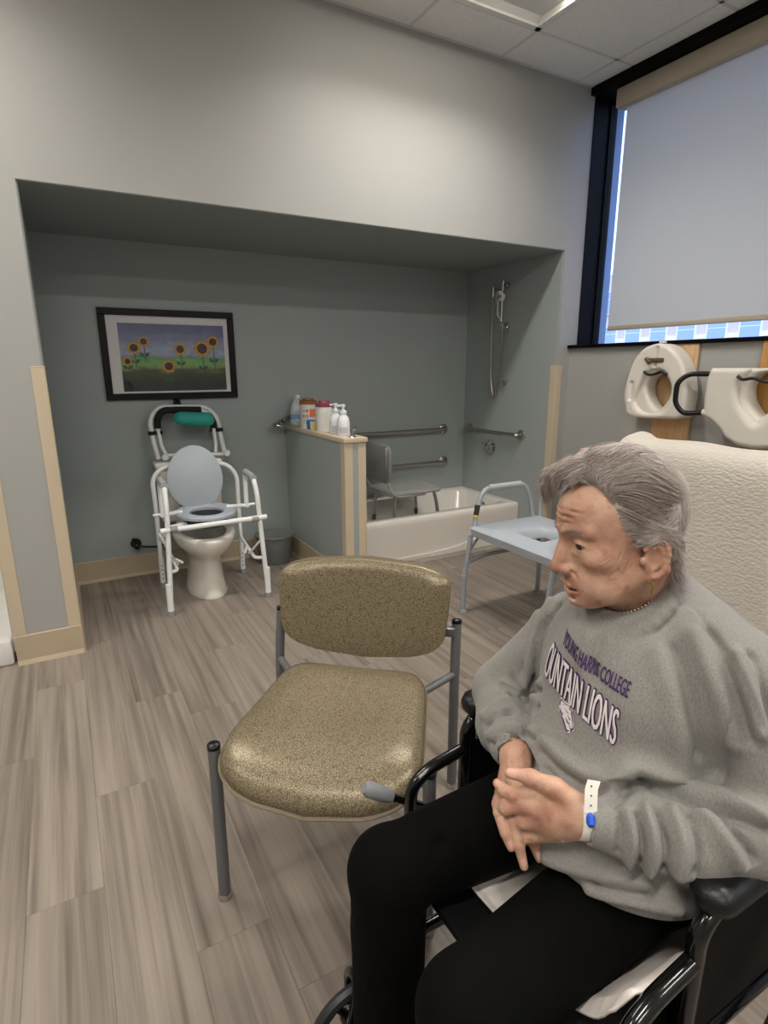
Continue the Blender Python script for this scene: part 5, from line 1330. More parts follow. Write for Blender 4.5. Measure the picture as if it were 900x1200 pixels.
for P in both([(0.018, 0.078, -0.014), (0.030, 0.077, -0.020), (0.044, 0.066, -0.015)]): ridge(hv, hn, P, 0.0016, -0.0010)
for P in both([(0.020, 0.080, 0.0095), (0.031, 0.082, 0.0115), (0.043, 0.070, 0.008)]): ridge(hv, hn, P, 0.0014, -0.0008)
for P in both([(0.004, 0.090, 0.012), (0.0055, 0.090, 0.026)]): ridge(hv, hn, P, 0.0014, -0.00204)
for xq in (-0.015, -0.008, 0.0, 0.008, 0.015): ridge(hv, hn, [(xq, 0.092 - 6 * xq * xq, -0.056), (xq * 0.9, 0.092 - 6 * xq * xq, -0.066)], 0.0010, -0.00102)
for P in both([(0.040, 0.012, -0.112), (0.022, 0.034, -0.122), (0.0, 0.042, -0.128)]): ridge(hv, hn, P, 0.003, -0.00255)
for P in both([(0.014, 0.045, -0.112), (0.016, 0.030, -0.150)]): ridge(hv, hn, P, 0.004, 0.00306)
rw = np.random.RandomState(8)
for s in (-1, 1):
    for i in range(46):
        y_ = rw.uniform(0.010, 0.066); z_ = rw.uniform(-0.088, -0.012); a_ = rw.normal(0.9, 0.5); l_ = rw.uniform(0.006, 0.014)
        k_ = np.argmin((np.abs(hv[:, 0] - s * 0.055) > 0.03) * 9 + np.hypot(hv[:, 1] - y_, hv[:, 2] - z_) + 0.3 * np.abs(hv[:, 0] - s * 0.055)); c_ = hv[k_].copy()
        ridge(hv, hn, [c_ - V(0, math.cos(a_), -math.sin(a_)) * l_, c_ + V(0, rw.normal(0, 0.001), 0), c_ + V(0, math.cos(a_), -math.sin(a_)) * l_], 0.0011, -0.0006, 3)
fc = hv[hq].mean(1)
dl_ = np.minimum(seg_dist(fc, up) - 0.0042, seg_dist(fc, lo_) - 0.0050)
hmi = np.where((dl_ < 0.0008) & (fc[:, 1] > 0.076), 1, 0)
hmi = np.where((seg_dist(fc, mid_) < 0.0030) & (fc[:, 2] < -0.0738) & (fc[:, 2] > -0.0766) & (dl_ > -0.004), 2, hmi)
hmi = np.where(np.minimum(np.linalg.norm(fc - V(0.0064, 0.0965, -0.0485), axis=1), np.linalg.norm(fc - V(-0.0064, 0.0965, -0.0485), axis=1)) < 0.0042, 2, hmi)
hvw = h2w(hv)

# ---- hands, laid out finger by finger
def J(*a): return [atD(*q_) for q_ in a]
HD = Field((0.42, 0.33, 0.60), (0.70, 0.68, 0.83), 0.00135)
L_wr = atD(697, 962, 0.800); L_fore = V(0.715, 0.335, 0.735)
R_wr = atD(604, 884, 0.945); R_fore = V(0.650, 0.720, 0.735)
# right hand: hangs down, behind
RK = J((588, 930, 0.905), (599, 936, 0.895), (612, 941, 0.895), (625, 945, 0.905))
for kk, r_ in zip(RK, (0.0115, 0.012, 0.0115, 0.0105)): HD.cap(R_wr, kk, 0.0185, r_, 0.014)
HD.cap(R_fore, R_wr, 0.033, 0.023, 0.012)
HD.chain(J((588, 930, 0.905), (585, 952, 0.862), (592, 976, 0.850), (599, 993, 0.847)), (0.0110, 0.0092, 0.0080, 0.0062), 0.0012)
HD.chain(J((599, 936, 0.895), (601, 962, 0.854), (608, 990, 0.842), (614, 1015, 0.840)), (0.0112, 0.0096, 0.0082, 0.0062), 0.0012)
HD.chain(J((612, 941, 0.895), (617, 968, 0.878), (626, 990, 0.866), (632, 1006, 0.862)), (0.0108, 0.0092, 0.0080, 0.0062), 0.0012)
HD.chain(J((625, 945, 0.905), (634, 966, 0.893), (642, 984, 0.884), (646, 994, 0.880)), (0.0100, 0.0085, 0.0075, 0.006), 0.005)
HD.chain(J((606, 900, 0.930), (602, 914, 0.890), (605, 924, 0.868), (613, 927, 0.858)), (0.014, 0.0115, 0.0100, 0.0080), 0.006)
# left hand: back towards the viewer, closed over the right
LK = J((626, 926, 0.838), (615, 943, 0.838), (614, 962, 0.842), (624, 980, 0.848))
for kk, r_ in zip(LK, (0.0120, 0.0122, 0.0118, 0.0105)): HD.cap(L_wr, kk, 0.0205, r_, 0.013)
HD.cap(L_fore, L_wr, 0.034, 0.0245, 0.012)
HD.ell(atD(652, 955, 0.832), (0.026, 0.024, 0.024), 0.02)
HD.chain(J((626, 926, 0.838), (603, 933, 0.846), (590, 926, 0.860), (583, 918, 0.872)), (0.0115, 0.0105, 0.0092, 0.0070), 0.004)
HD.chain(J((615, 943, 0.838), (593, 946, 0.850), (584, 942, 0.870), (583, 936, 0.890)), (0.0118, 0.0105, 0.0092, 0.0070), 0.004)
HD.chain(J((616, 962, 0.846), (604, 964, 0.874), (594, 960, 0.892)), (0.0112, 0.0100, 0.0085), 0.004)
HD.chain(J((624, 980, 0.852), (616, 982, 0.876), (606, 978, 0.892)), (0.0100, 0.0090, 0.0078), 0.004)
HD.chain(J((680, 945, 0.806), (650, 923, 0.818), (622, 911, 0.830), (597, 906, 0.842)), (0.0170, 0.0135, 0.0105, 0.0076), 0.008)
dv, dq = HD.polys()
dn = vnormals(dv, dq)
for kk in LK: ridge(dv, dn, [L_wr + (kk - L_wr) * 0.35, kk], 0.0030, 0.0024, 0)                       # tendons
for kk in RK: ridge(dv, dn, [R_wr + (kk - R_wr) * 0.3, kk], 0.0030, 0.0020, 0)
rr_ = np.random.RandomState(5)
for pa, pb in (((662, 925, 0.81), (630, 950, 0.825)), ((668, 968, 0.80), (632, 958, 0.825)), ((660, 985, 0.81), (640, 968, 0.83)), ((612, 895, 0.92), (604, 912, 0.90)), ((596, 893, 0.92), (597, 915, 0.90))):
    a, b = atD(*pa), atD(*pb); ridge(dv, dn, [a, (a + b) / 2 + rr_.normal(0, 0.002, 3), b], 0.0024, 0.0022, 4)      # veins
for jx in ((603, 933, 0.84), (590, 926, 0.852), (593, 946, 0.842), (588, 953, 0.853), (596, 976, 0.840), (600, 962, 0.847), (607, 990, 0.836), (622, 911, 0.822), (616, 968, 0.874)):
    c_ = atD(*jx)
    for o_ in (-0.0028, 0.0, 0.0028):                                                              # creases over the joints
        u_ = cR * 0.006 + cU * 0.002
        ridge(dv, dn, [c_ - u_ + cU * o_, c_ + u_ + cU * o_], 0.0011, -0.0009, 0)
# nails
dmi = np.zeros(len(dq), int); dfc = dv[dq].mean(1)
for tip, ra in (((599, 990, 0.841), 0.0058), ((614, 1011, 0.834), 0.0058), ((632, 1003, 0.856), 0.0056), ((611, 926, 0.850), 0.0068), ((600, 906, 0.834), 0.0068), ((584, 919, 0.8655), 0.0058)):
    c_ = atD(*tip); e = np.linalg.norm(dfc - c_, axis=1); dmi[e < ra] = 1
ridge(dv, dn, J((640, 925, 0.81), (655, 940, 0.815), (640, 950, 0.82)), 0.003, 0.0010)

# ---- plain body under the clothes, joined with head and hands into one figure
B = Field((0.28, 0.26, 0.02), (0.95, 0.88, 0.99), 0.010)
B.ell((0.765, 0.55, 0.80), (0.10, 0.15, 0.15), 0.0); B.ell((0.78, 0.55, 0.60), (0.11, 0.155, 0.11), 0.05)
B.cap((0.79, 0.55, 0.90), (0.785, 0.55, 0.975), 0.055, 0.045, 0.03)
for a, b, c_, rr2 in (((0.775, 0.40, 0.89), (0.785, 0.305, 0.76), L_fore, 1), ((0.77, 0.672, 0.89), (0.69, 0.762, 0.75), R_fore, 1)):
    B.cap((0.775, 0.55, 0.89), a, 0.05, 0.045, 0.04); B.cap(a, b, 0.042, 0.036, 0.02); B.cap(b, c_, 0.036, 0.030, 0.02)
for hp, kn, an in (((0.80, 0.63, 0.575), (0.385, 0.69, 0.535), (0.375, 0.68, 0.08)), ((0.80, 0.47, 0.575), (0.375, 0.455, 0.535), (0.365, 0.455, 0.08))):
    B.cap(hp, kn, 0.07, 0.05, 0.03); B.cap(kn, an, 0.048, 0.032, 0.02)
tv_, tq_ = B.polys()
allv = np.vstack([hvw, dv, tv_]); allq = np.vstack([hq, dq + len(hvw), tq_ + len(hvw) + len(dv)])
allm = np.concatenate([hmi, np.where(dmi == 1, 3, 0), np.zeros(len(tq_), int)])
body = link('body', np_mesh('body', allv, allq, [M_skin, M_lip, M_dark, M_nail], allm), pe)
for s in (-1, 1):
    c_ = V(s * 0.031, 0.0665, 0.0)
    ey = MB().ellipsoid(h2w(c_), (0.0127,) * 3, 10).build('eye', M_eyew, pe)
    g_ = V(-0.30, 0.94, -0.12); g_ /= np.linalg.norm(g_)
    ax_ = HR @ g_
    MB().lathe([(0.0001, 0.0134), (0.004, 0.0129), (0.0066, 0.0113), (0.0066, 0.0108)], h2w(c_), ax_, 16).build('iris', M_iris, ey)

# ---- trousers
M_pants = mat('black_trousers', '#060606', 0.9, var=0.15, vscale=25, bump=0.25, bscale=500, spec=0.12)
TR = Field((0.26, 0.29, 0.06), (0.97, 0.84, 0.72), 0.005)
TR.ell((0.80, 0.55, 0.585), (0.13, 0.205, 0.105), 0.0)
for hp, kn, an, r0 in (((0.80, 0.635, 0.580), (0.392, 0.690, 0.535), (0.385, 0.682, 0.09), 1), ((0.80, 0.465, 0.575), (0.378, 0.452, 0.528), (0.368, 0.450, 0.09), 1)):
    TR.cap(hp, kn, 0.088, 0.066, 0.03); TR.cap(kn, an, 0.066, 0.062, 0.02)
TR.half((0, 0, -1), -0.085, 0.004)
tv2, tq2 = TR.polys(); tn2 = vnormals(tv2, tq2)
for P, w_, a_ in (([(0.46, 0.64, 0.60), (0.40, 0.66, 0.50), (0.43, 0.63, 0.46)], 0.012, -0.008), ([(0.43, 0.74, 0.58), (0.47, 0.70, 0.47)], 0.014, -0.006), ([(0.35, 0.73, 0.42), (0.34, 0.66, 0.36)], 0.014, 0.006), ([(0.55, 0.66, 0.66), (0.64, 0.60, 0.66)], 0.014, 0.006), ([(0.50, 0.42, 0.61), (0.62, 0.46, 0.65), (0.70, 0.50, 0.66)], 0.014, 0.006),
                  ([(0.45, 0.48, 0.59), (0.40, 0.40, 0.54)], 0.012, 0.006), ([(0.68, 0.40, 0.60), (0.60, 0.37, 0.56)], 0.014, 0.008)):
    ridge(tv2, tn2, P, w_, a_)
link('trousers', np_mesh('trousers', tv2, tq2, M_pants), pe)
M_shoe = mat('black_shoe', '#141414', 0.6)
for ax_, ay_ in ((0.385, 0.682), (0.368, 0.450)):
    S_ = Field((ax_ - 0.22, ay_ - 0.07, 0.0), (ax_ + 0.08, ay_ + 0.07, 0.16), 0.005)
    S_.ell((ax_ - 0.05, ay_, 0.135), (0.13, 0.044, 0.03), 0.0); S_.ell((ax_ - 0.12, ay_, 0.130), (0.065, 0.046, 0.024), 0.03); S_.cap((ax_, ay_, 0.13), (ax_, ay_, 0.15), 0.04, 0.04, 0.02); S_.half((0, 0, -1), -0.1085, 0.003)
    sv_, sq_ = S_.polys(); link('shoe', np_mesh('shoe', sv_, sq_, M_shoe), pe)

# ---- sweatshirt
def heather():
    mt = bpy.data.materials.new('heather_grey_fleece'); mt.use_nodes = True; nt = mt.node_tree; b = nt.nodes['Principled BSDF']; N = nt.nodes.new; L = nt.links.new
    tc = N('ShaderNodeTexCoord'); mp = N('ShaderNodeMapping'); mp.inputs['Scale'].default_value = (1, 1, 0.35); mp.inputs['Rotation'].default_value = (0.5, 0.3, 0); L(tc.outputs['Object'], mp.inputs[0])
    n_ = N('ShaderNodeTexNoise'); n_.inputs['Scale'].default_value = 520; n_.inputs['Detail'].default_value = 3; L(mp.outputs[0], n_.inputs['Vector'])
    n2 = N('ShaderNodeTexNoise'); n2.inputs['Scale'].default_value = 14; n2.inputs['Detail'].default_value = 3; L(tc.outputs['Object'], n2.inputs['Vector'])
    a = N('ShaderNodeMath'); a.operation = 'MULTIPLY_ADD'; a.inputs[1].default_value = 0.16; L(n2.outputs[0], a.inputs[0]); L(n_.outputs[0], a.inputs[2])
    r = N('ShaderNodeValToRGB'); q = r.color_ramp; q.elements[0].position = 0.35; q.elements[0].color = lin('#767470'); q.elements[1].position = 0.82; q.elements[1].color = lin('#908d88'); L(a.outputs[0], r.inputs[0])
    L(r.outputs[0], b.inputs['Base Color']); b.inputs['Roughness'].default_value = 0.92; b.inputs['Sheen Weight'].default_value = 0.15
    n3 = N('ShaderNodeTexNoise'); n3.inputs['Scale'].default_value = 900; L(tc.outputs['Object'], n3.inputs['Vector'])
    bp = N('ShaderNodeBump'); bp.inputs['Strength'].default_value = 0.3; bp.inputs['Distance'].default_value = 0.001; L(n3.outputs[0], bp.inputs['Height']); L(bp.outputs[0], b.inputs['Normal'])
    return mt
M_sw = heather()
S = Field((0.42, 0.17, 0.56), (0.98, 0.94, 1.10), 0.0036)
S.ell((0.755, 0.535, 0.835), (0.125, 0.152, 0.165), 0.0)
S.ell((0.715, 0.530, 0.715), (0.145, 0.168, 0.115), 0.05)
S.ell((0.700, 0.525, 0.655), (0.150, 0.182, 0.055), 0.04)
S.ell((0.835, 0.545, 0.92), (0.075, 0.15, 0.10), 0.05)
S.ell((0.705, 0.44, 0.640), (0.115, 0.105, 0.045), 0.03)
SHL, SHR = V(0.800, 0.392, 0.925), V(0.770, 0.672, 0.905)
NB = V(0.795, 0.55, 1.010)
S.cap(NB, SHL, 0.050, 0.062, 0.05); S.cap(NB, SHR, 0.050, 0.060, 0.04)
EL, ER = V(0.800, 0.290, 0.770), V(0.692, 0.762, 0.745)
S.cap(SHL, EL, 0.068, 0.068, 0.03); S.cap(EL, L_fore + (L_wr - L_fore) * 0.25, 0.066, 0.053, 0.022)
S.cap(L_fore + (L_wr - L_fore) * 0.25, L_fore + (L_wr - L_fore) * 0.80, 0.053, 0.041, 0.02)
S.cap(SHR, ER, 0.060, 0.060, 0.008); S.cap(ER, R_fore + (R_wr - R_fore) * 0.30, 0.058, 0.049, 0.010)
S.cap(R_fore + (R_wr - R_fore) * 0.30, R_fore + (R_wr - R_fore) * 0.78, 0.048, 0.040, 0.008)
# cuffs
for wr, fo, ra in ((L_wr, L_fore, 0.0385), (R_wr, R_fore, 0.0355)):
    d_ = (wr - fo) / np.linalg.norm(wr - fo)
    a, b = wr - d_ * 0.062, wr - d_ * 0.004
    S.cap(a, b, ra - 0.002, ra - 0.005, 0.008)
    S.cap(wr - d_ * 0.030, wr + d_ * 0.05, 0.0285, 0.0285, 0.003, 'sub')
    S.half(tuple(d_), float(d_ @ (wr + d_ * 0.10)), 0) if False else None
# neck opening and ribbed collar
CN = V(0.747, 0.550, 1.030); cn_ = V(-0.68, 0, 0.73)
S.cap(CN + V(0, 0, 0) - cn_ * 0.004, CN + cn_ * 0.13, 0.052, 0.090, 0.008, 'sub')
S.cap(CN, CN - cn_ * 0.03, 0.048, 0.038, 0.01, 'sub')
def collar(a, rx=0.054, ry=0.062, dz=0.0):
    x_ = -math.cos(a) * rx; y_ = math.sin(a) * ry
    return V(CN[0] + x_, CN[1] + y_, CN[2] + 0.95 * x_ + dz)
S.cap(NB + V(-0.03, 0, -0.02), V(0.735, 0.55, 0.93), 0.060, 0.075, 0.03)
S.cap(CN - cn_ * 0.004, CN + cn_ * 0.13, 0.052, 0.090, 0.008, 'sub')
S.cap(CN, CN - cn_ * 0.03, 0.048, 0.038, 0.01, 'sub')
S.chain([collar(a) for a in np.linspace(0, 2 * math.pi, 33)], 0.0095, 0.005)
S.chain([collar(a, 0.062, 0.071, -0.011) for a in np.linspace(0, 2 * math.pi, 33)], 0.0095, 0.006)
sv3, sq3 = S.polys()
sn3 = vnormals(sv3, sq3)
ridge(sv3, sn3, [collar(a, 0.071, 0.081, -0.020) for a in np.linspace(0, 2 * math.pi, 33)], 0.0032, -0.0030, 0)
for wr, fo, ra in ((L_wr, L_fore, 0.039), (R_wr, R_fore, 0.038)):           # cuff seams
    d_ = (wr - fo) / np.linalg.norm(wr - fo); c_ = wr - d_ * 0.052
    u1 = np.cross(d_, V(0, 0, 1)); u1 /= np.linalg.norm(u1); u2 = np.cross(d_, u1)
    ridge(sv3, sn3, [c_ + ra * (u1 * math.cos(a) + u2 * math.sin(a)) for a in np.linspace(0, 2 * math.pi, 25)], 0.0040, -0.0050, 0)
    ridge(sv3, sn3, [c_ - d_ * 0.012 + (ra + 0.004) * (u1 * math.cos(a) + u2 * math.sin(a)) for a in np.linspace(0, 2 * math.pi, 25)], 0.0080, 0.0050, 0)
tree0 = BVHTree.FromPolygons([tuple(p) for p in sv3], [tuple(int(i) for i in f_) for f_ in sq3])
def hit(px, py_):
    d_ = Vector(ray(px, py_)).normalized()
    h_ = tree0.ray_cast(Vector(CAM), d_)
    return None if h_[0] is None else np.array(h_[0])
def fold(pts, w_, a_):
    P = [h_ for h_ in (hit(*p) for p in pts) if h_ is not None]
    if len(P) > 1: ridge(sv3, sn3, P, w_, a_, 5)
def roll(pts, w_, a_, side=(0, 9)):
    """a rounded roll of cloth with a sharp crease along one side"""
    fold(pts, w_, a_); fold([(x_ + side[0], y_ + side[1]) for x_, y_ in pts], w_ * 0.55, -a_ * 1.15)
# raglan seam
fold([(792, 690), (815, 715), (845, 755), (872, 800), (892, 850)], 0.0030, -0.0030)
# far sleeve: drapes pulling from the shoulder, rolls above the cuff
roll([(646, 705), (626, 745), (614, 800)], 0.009, 0.010, (9, 4)); roll([(632, 720), (606, 765), (590, 815)], 0.010, 0.010, (10, 4))
roll([(568, 838), (595, 822), (628, 818)], 0.010, 0.012, (2, 11)); roll([(574, 862), (600, 852), (624, 856)], 0.008, 0.011, (1, 10)); roll([(590, 800), (612, 808), (634, 800)], 0.008, 0.008, (0, 9))
fold([(640, 712), (629, 755), (622, 805), (619, 860)], 0.006, -0.014)
# chest and belly
roll([(690, 748), (683, 775), (688, 800)], 0.012, 0.004, (12, 0)); roll([(640, 868), (668, 895), (705, 912), (735, 905)], 0.014, 0.010, (-3, 14)); roll([(632, 905), (655, 935), (672, 960)], 0.012, 0.008, (9, -3))
roll([(770, 765), (790, 830), (800, 890)], 0.018, 0.009, (18, -4)); roll([(815, 745), (842, 810), (862, 870)], 0.016, 0.011, (16, -5)); roll([(865, 770), (880, 815), (892, 860)], 0.012, 0.014, (12, -3))
# hanging sleeve lapping over the forearm
roll([(718, 922), (742, 898), (775, 908), (825, 928), (895, 955)], 0.015, 0.016, (1, 15))
roll([(735, 955), (741, 982), (738, 1008)], 0.008, 0.013, (10, 1)); roll([(756, 950), (766, 985), (763, 1018)], 0.009, 0.013, (12, 1)); roll([(790, 952), (802, 988), (798, 1022)], 0.011, 0.013, (13, 1)); roll([(828, 955), (850, 985), (868, 1012)], 0.012, 0.014, (13, -4))
fold([(720, 938), (745, 914), (772, 924), (812, 940)], 0.006, -0.020)
fold([(721, 942), (727, 972), (724, 1000)], 0.005, -0.006)
# waist rolls under the hands
roll([(640, 1006), (695, 1024), (760, 1036)], 0.010, 0.011, (-2, 12)); roll([(690, 1042), (740, 1056), (795, 1066)], 0.009, 0.009, (-1, 11))
fold([(645, 1022), (700, 1052), (760, 1075), (800, 1084)], 0.003, -0.003)
rr3 = np.random.RandomState(11)
ph3 = rr3.uniform(0, 6.28, (6, 1)); kk3 = rr3.normal(0, 1, (6, 3)); kk3 = kk3 / np.linalg.norm(kk3, axis=1)[:, None] * rr3.uniform(25, 70, (6, 1))
und = sum(np.sin(sv3 @ kk3[i] + ph3[i]) / (0.03 * np.linalg.norm(kk3[i])) for i in range(6))
sv3 += sn3 * (0.0011 * und)[:, None] * np.clip((0.93 - sv3[:, 2]) / 0.05, 0, 1)[:, None]
sw_o = link('sweatshirt', np_mesh('sweatshirt', sv3, sq3, M_sw), pe)
treeS = BVHTree.FromPolygons([tuple(p) for p in sv3], [tuple(int(i) for i in f_) for f_ in sq3])
# printed lettering wrapped onto the chest (projected straight onto the front)
M_purple = mat('purple_print', '#3d2454', 0.6); M_wprint = mat('white_print', '#d8d0d2', 0.65)
def hitS(px, py_):
    h_ = treeS.ray_cast(Vector(CAM), Vector(ray(px, py_)).normalized()); return np.array(h_[0])
def wrap(name, vv, ff, A_, B_, width, mt, off, raise_v=0.0):
    """text x in 0..width runs from A_ to B_ across the chest"""
    e = (B_ - A_) / width; up_ = V(0, 0, 1)
    C_ = V(0.745, 0.55, 0)
    out = []
    for x_, y_ in vv[:, :2]:
        P = A_ + e * x_ + up_ * (y_ + raise_v * 4 * (x_ / width) * (1 - x_ / width))
        d_ = V(1.0, 0.28, 0.0); d_ /= np.linalg.norm(d_)
        h_ = treeS.ray_cast(Vector(P - d_ * 0.20), Vector(d_))
        if h_[0] is None: out.append(P)
        else: out.append(np.array(h_[0]) + np.array(h_[1]) * off - d_ * off * 0.5)
    mb = MB(); mb.add(out, ff)
    return mb.build(name, mt, sw_o, 0)
def bold(vf, sh):
    vv, ff = vf; n_ = len(vv); V_ = []; F_ = []
    for i, (a, b) in enumerate(sh):
        q_ = vv.copy(); q_[:, 0] += a; q_[:, 1] += b; V_.append(q_); F_ += [[j + i * n_ for j in f_] for f_ in ff]
    V_ = np.vstack(V_); return V_, F_
def fit_text(body, size, xs, off, sub=2, spacing=1.0):
    vv, ff = text_mesh(body, size, xs, off, spacing, sub); vv[:, 0] -= vv[:, 0].min(); return vv, ff
A1, B1 = hitS(660, 753), hitS(736, 818)
vv, ff = bold(fit_text('YOUNG HARRIS COLLEGE', 0.030, 0.52, 0.0003), ((0, 0), (0.0009, 0)))
wrap('lettering', vv, ff, A1, B1, vv[:, 0].max(), M_purple, 0.0012)
A2, B2 = hitS(639, 788), hitS(722, 874)
vo, fo_ = bold(fit_text('OUNTAIN LIONS', 0.076, 0.315, 0.0008), ((0, 0), (0.0012, 0), (0.0024, 0), (0.0036, 0), (0.0012, 0.001), (0.0024, -0.001))); Wt = vo[:, 0].max()
wrap('lettering', vo, fo_, A2, B2, Wt, M_purple, 0.0010, 0.007)
vi, fi = bold(fit_text('OUNTAIN LIONS', 0.076, 0.315, -0.0004), ((0, 0), (0.0009, 0), (0.0017, 0))); vi[:, 0] += 0.0010
wrap('lettering', vi, fi, A2, B2, Wt, M_wprint, 0.0022, 0.007)
# feline head emblem: white field, purple strokes
em = hitS(665, 838)
def emblem(outl, mt, off, sub=True):
    bm = bmesh.new(); vs_ = [bm.verts.new((u_, w_, 0)) for u_, w_ in outl]; bm.faces.new(vs_); bmesh.ops.triangulate(bm, faces=bm.faces[:]); bm.verts.index_update()
    vv_ = np.array([v_.co[:] for v_ in bm.verts]); ff_ = [[v_.index for v_ in f_.verts] for f_ in bm.faces]; bm.free()
    return vv_, ff_
field = [(-20, 12), (-17, 20), (-10, 19), (-4, 21), (2, 24), (4, 18), (9, 20), (10, 13), (15, 5), (17, -4), (20, -10), (17, -15), (13, -14), (14, -20), (9, -24), (2, -19), (-4, -14), (-10, -10), (-16, -8), (-19, -2), (-17, 5)]
eA = em + V(0, 0.0, 0)
def emb(name, pts, mt, off, sc_=0.00095):
    vv_, ff_ = emblem([(u_ * sc_, w_ * sc_ * 0.72) for u_, w_ in pts], mt, off)
    e_dir = (B2 - A2) / np.linalg.norm(B2 - A2)
    return wrap(name, vv_, ff_, eA, eA + e_dir, 1.0, mt, off)
emb('emblem', [(u_ * 1.12, w_ * 1.12) for u_, w_ in field], M_wprint, 0.0012)
def stroke(pts, w_):
    P = [np.array(p, float) for p in pts]; l_, r_ = [], []
    for i, p in enumerate(P):
        t_ = P[min(i + 1, len(P) - 1)] - P[max(i - 1, 0)]; t_ /= np.linalg.norm(t_); n_ = V(-t_[1], t_[0]); k = w_ * (1 if 0 < i < len(P) - 1 else 0.3)
        l_.append(tuple(p + n_ * k)); r_.append(tuple(p - n_ * k))
    return l_ + r_[::-1]
for st_, w_ in (([(-17, 5), (-20, 12), (-17, 20), (-10, 19), (-4, 20), (2, 24)], 1.1), ([(2, 24), (4, 18), (9, 20), (10, 13), (15, 5), (17, -4)], 1.3), ([(17, -4), (20, -10), (16, -15), (10, -12)], 1.5), ([(14, -19), (9, -24), (2, -19), (-4, -14), (-10, -10)], 1.8), ([(-18, 0), (-14, -6), (-8, -6), (-10, -10)], 2.0), ([(-6, 10), (0, 7), (6, 8)], 1.0), ([(3, 3), (8, 0), (11, 2)], 1.5), ([(0, -5), (6, -9), (12, -8)], 1.8), ([(-12, 12), (-9, 16)], 1.0)):
    emb('emblem_stroke', stroke(st_, w_), M_purple, 0.0020)
# ---- hair
def hair_mat():
    mt = bpy.data.materials.new('grey_hair'); mt.use_nodes = True; nt = mt.node_tree; b = nt.nodes['Principled BSDF']; N = nt.nodes.new; L = nt.links.new
    at = N('ShaderNodeAttribute'); at.attribute_name = 'tone'
    r = N('ShaderNodeValToRGB'); q = r.color_ramp; q.elements[0].position = 0.0; q.elements[0].color = lin('#63574f'); q.elements[1].position = 1.0; q.elements[1].color = lin('#d6cfca')
    x = q.elements.new(0.45); x.color = lin('#a2958e'); x = q.elements.new(0.75); x.color = lin('#bdb2ac')
    L(at.outputs['Fac'], r.inputs[0]); L(r.outputs[0], b.inputs['Base Color'])
    b.inputs['Roughness'].default_value = 0.65; b.inputs['Specular IOR Level'].default_value = 0.25
    return mt
M_hair = hair_mat()
hr = np.random.RandomState(21)
EC, ER_ = V(0, -0.006, 0.026), V(0.0745, 0.0885, 0.0835)
def hairy_np(p):
    x_, y_, z_ = p[:, 0], p[:, 1], p[:, 2]; ax_ = np.abs(x_)
    r = np.where(z_ > 0.055, y_ < 0.064 - 0.60 * ax_,
        np.where(z_ > -0.002, y_ < 0.000 + 0.55 * z_,
        np.where(z_ > -0.030, y_ < -0.006 + 0.5 * z_ - np.where(ax_ > 0.06, 0.008, 0.0), (y_ < -0.030) & (z_ > -0.062))))
    return r
def hairy(p): return bool(hairy_np(np.array(p, float)[None])[0])
def noise3(p, f, ph): return math.sin(p[0] * f + ph) * math.cos(p[1] * f * 1.1 + 1.7 * ph) + math.sin(p[2] * f * 0.9 + 2.3 * ph)
def nz(p, f, ph): return np.sin(p[:, 0] * f + ph) * np.cos(p[:, 1] * f * 1.1 + 1.7 * ph) + np.sin(p[:, 2] * f * 0.9 + 2.3 * ph)
strands = []
dd = hr.normal(0, 1, (80000, 3)); dd /= np.linalg.norm(dd, axis=1)[:, None]
pts_ = EC + dd * ER_
pts_ = pts_[hairy_np(pts_)][:17000]
p = pts_.copy(); n_s = len(p); steps = 8
cl = nz(p, 70, 0.9); wave = nz(p, 62, 0.4) * 0.5; wave2 = nz(p, 95, 2.1); back = np.clip((-p[:, 1] + 0.01) / 0.07, 0, 1)
stp = np.where(p[:, 2] > 0, 0.0085, 0.0060) * hr.uniform(0.75, 1.2, n_s)
lift = (0.17 + 0.05 * cl + hr.normal(0, 0.03, n_s)) * (1 - 0.45 * back) * np.where(p[:, 2] < -0.01, 0.5, 1.0)
path = [p.copy()]
for i in range(steps):
    t_ = (i + 1) / steps
    r_ = (p - EC) / ER_; n_ = r_ / ER_; n_ /= np.linalg.norm(n_, axis=1)[:, None]
    sx = np.clip(p[:, 0] / 0.008, -1, 1)
    bk = p[:, 1] < -0.050; lo2 = (p[:, 2] < -0.02) & ~bk
    d_ = np.stack([0.26 * sx + 0.30 * wave, -np.ones(n_s), 0.10 - 0.9 * np.maximum(0, 0.06 - p[:, 2]) / 0.06], 1)
    d_[bk] = np.stack([0.10 * sx + 0.30 * wave, -0.45 * np.ones(n_s), -np.ones(n_s)], 1)[bk]
    d_[lo2] = V(0, -1, -0.75)
    q_ = path[0] * 0.5 + p * 0.5
    d_ += np.stack([0.35 * nz(q_, 55, 1.3), 0.20 * nz(q_, 48, 0.2), 0.45 * nz(q_, 60, 3.1)], 1)
    d_ -= n_ * (d_ * n_).sum(1)[:, None]; d_ /= np.linalg.norm(d_, axis=1)[:, None] + 1e-9
    p = p + d_ * stp[:, None]
    r_ = (p - EC) / ER_; rad = np.linalg.norm(r_, axis=1)
    top = np.clip(p[:, 2] / 0.08, 0, 1); bk2 = np.clip((-p[:, 1] - 0.01) / 0.06, 0, 1)
    want = 1.02 + lift * (0.35 + 0.65 * top) * (1 - 0.5 * bk2) * math.sin(min(1.0, 0.15 + t_ * 0.85) * math.pi * 0.72) + 0.012 * wave2 * t_
    p = EC + ER_ * r_ / rad[:, None] * want[:, None]
    path.append(p.copy())
path = np.stack(path, 1); tn = 0.58 + 0.15 * cl + 0.10 * wave2 + hr.normal(0, 0.11, n_s)
bulk = (path, tn)
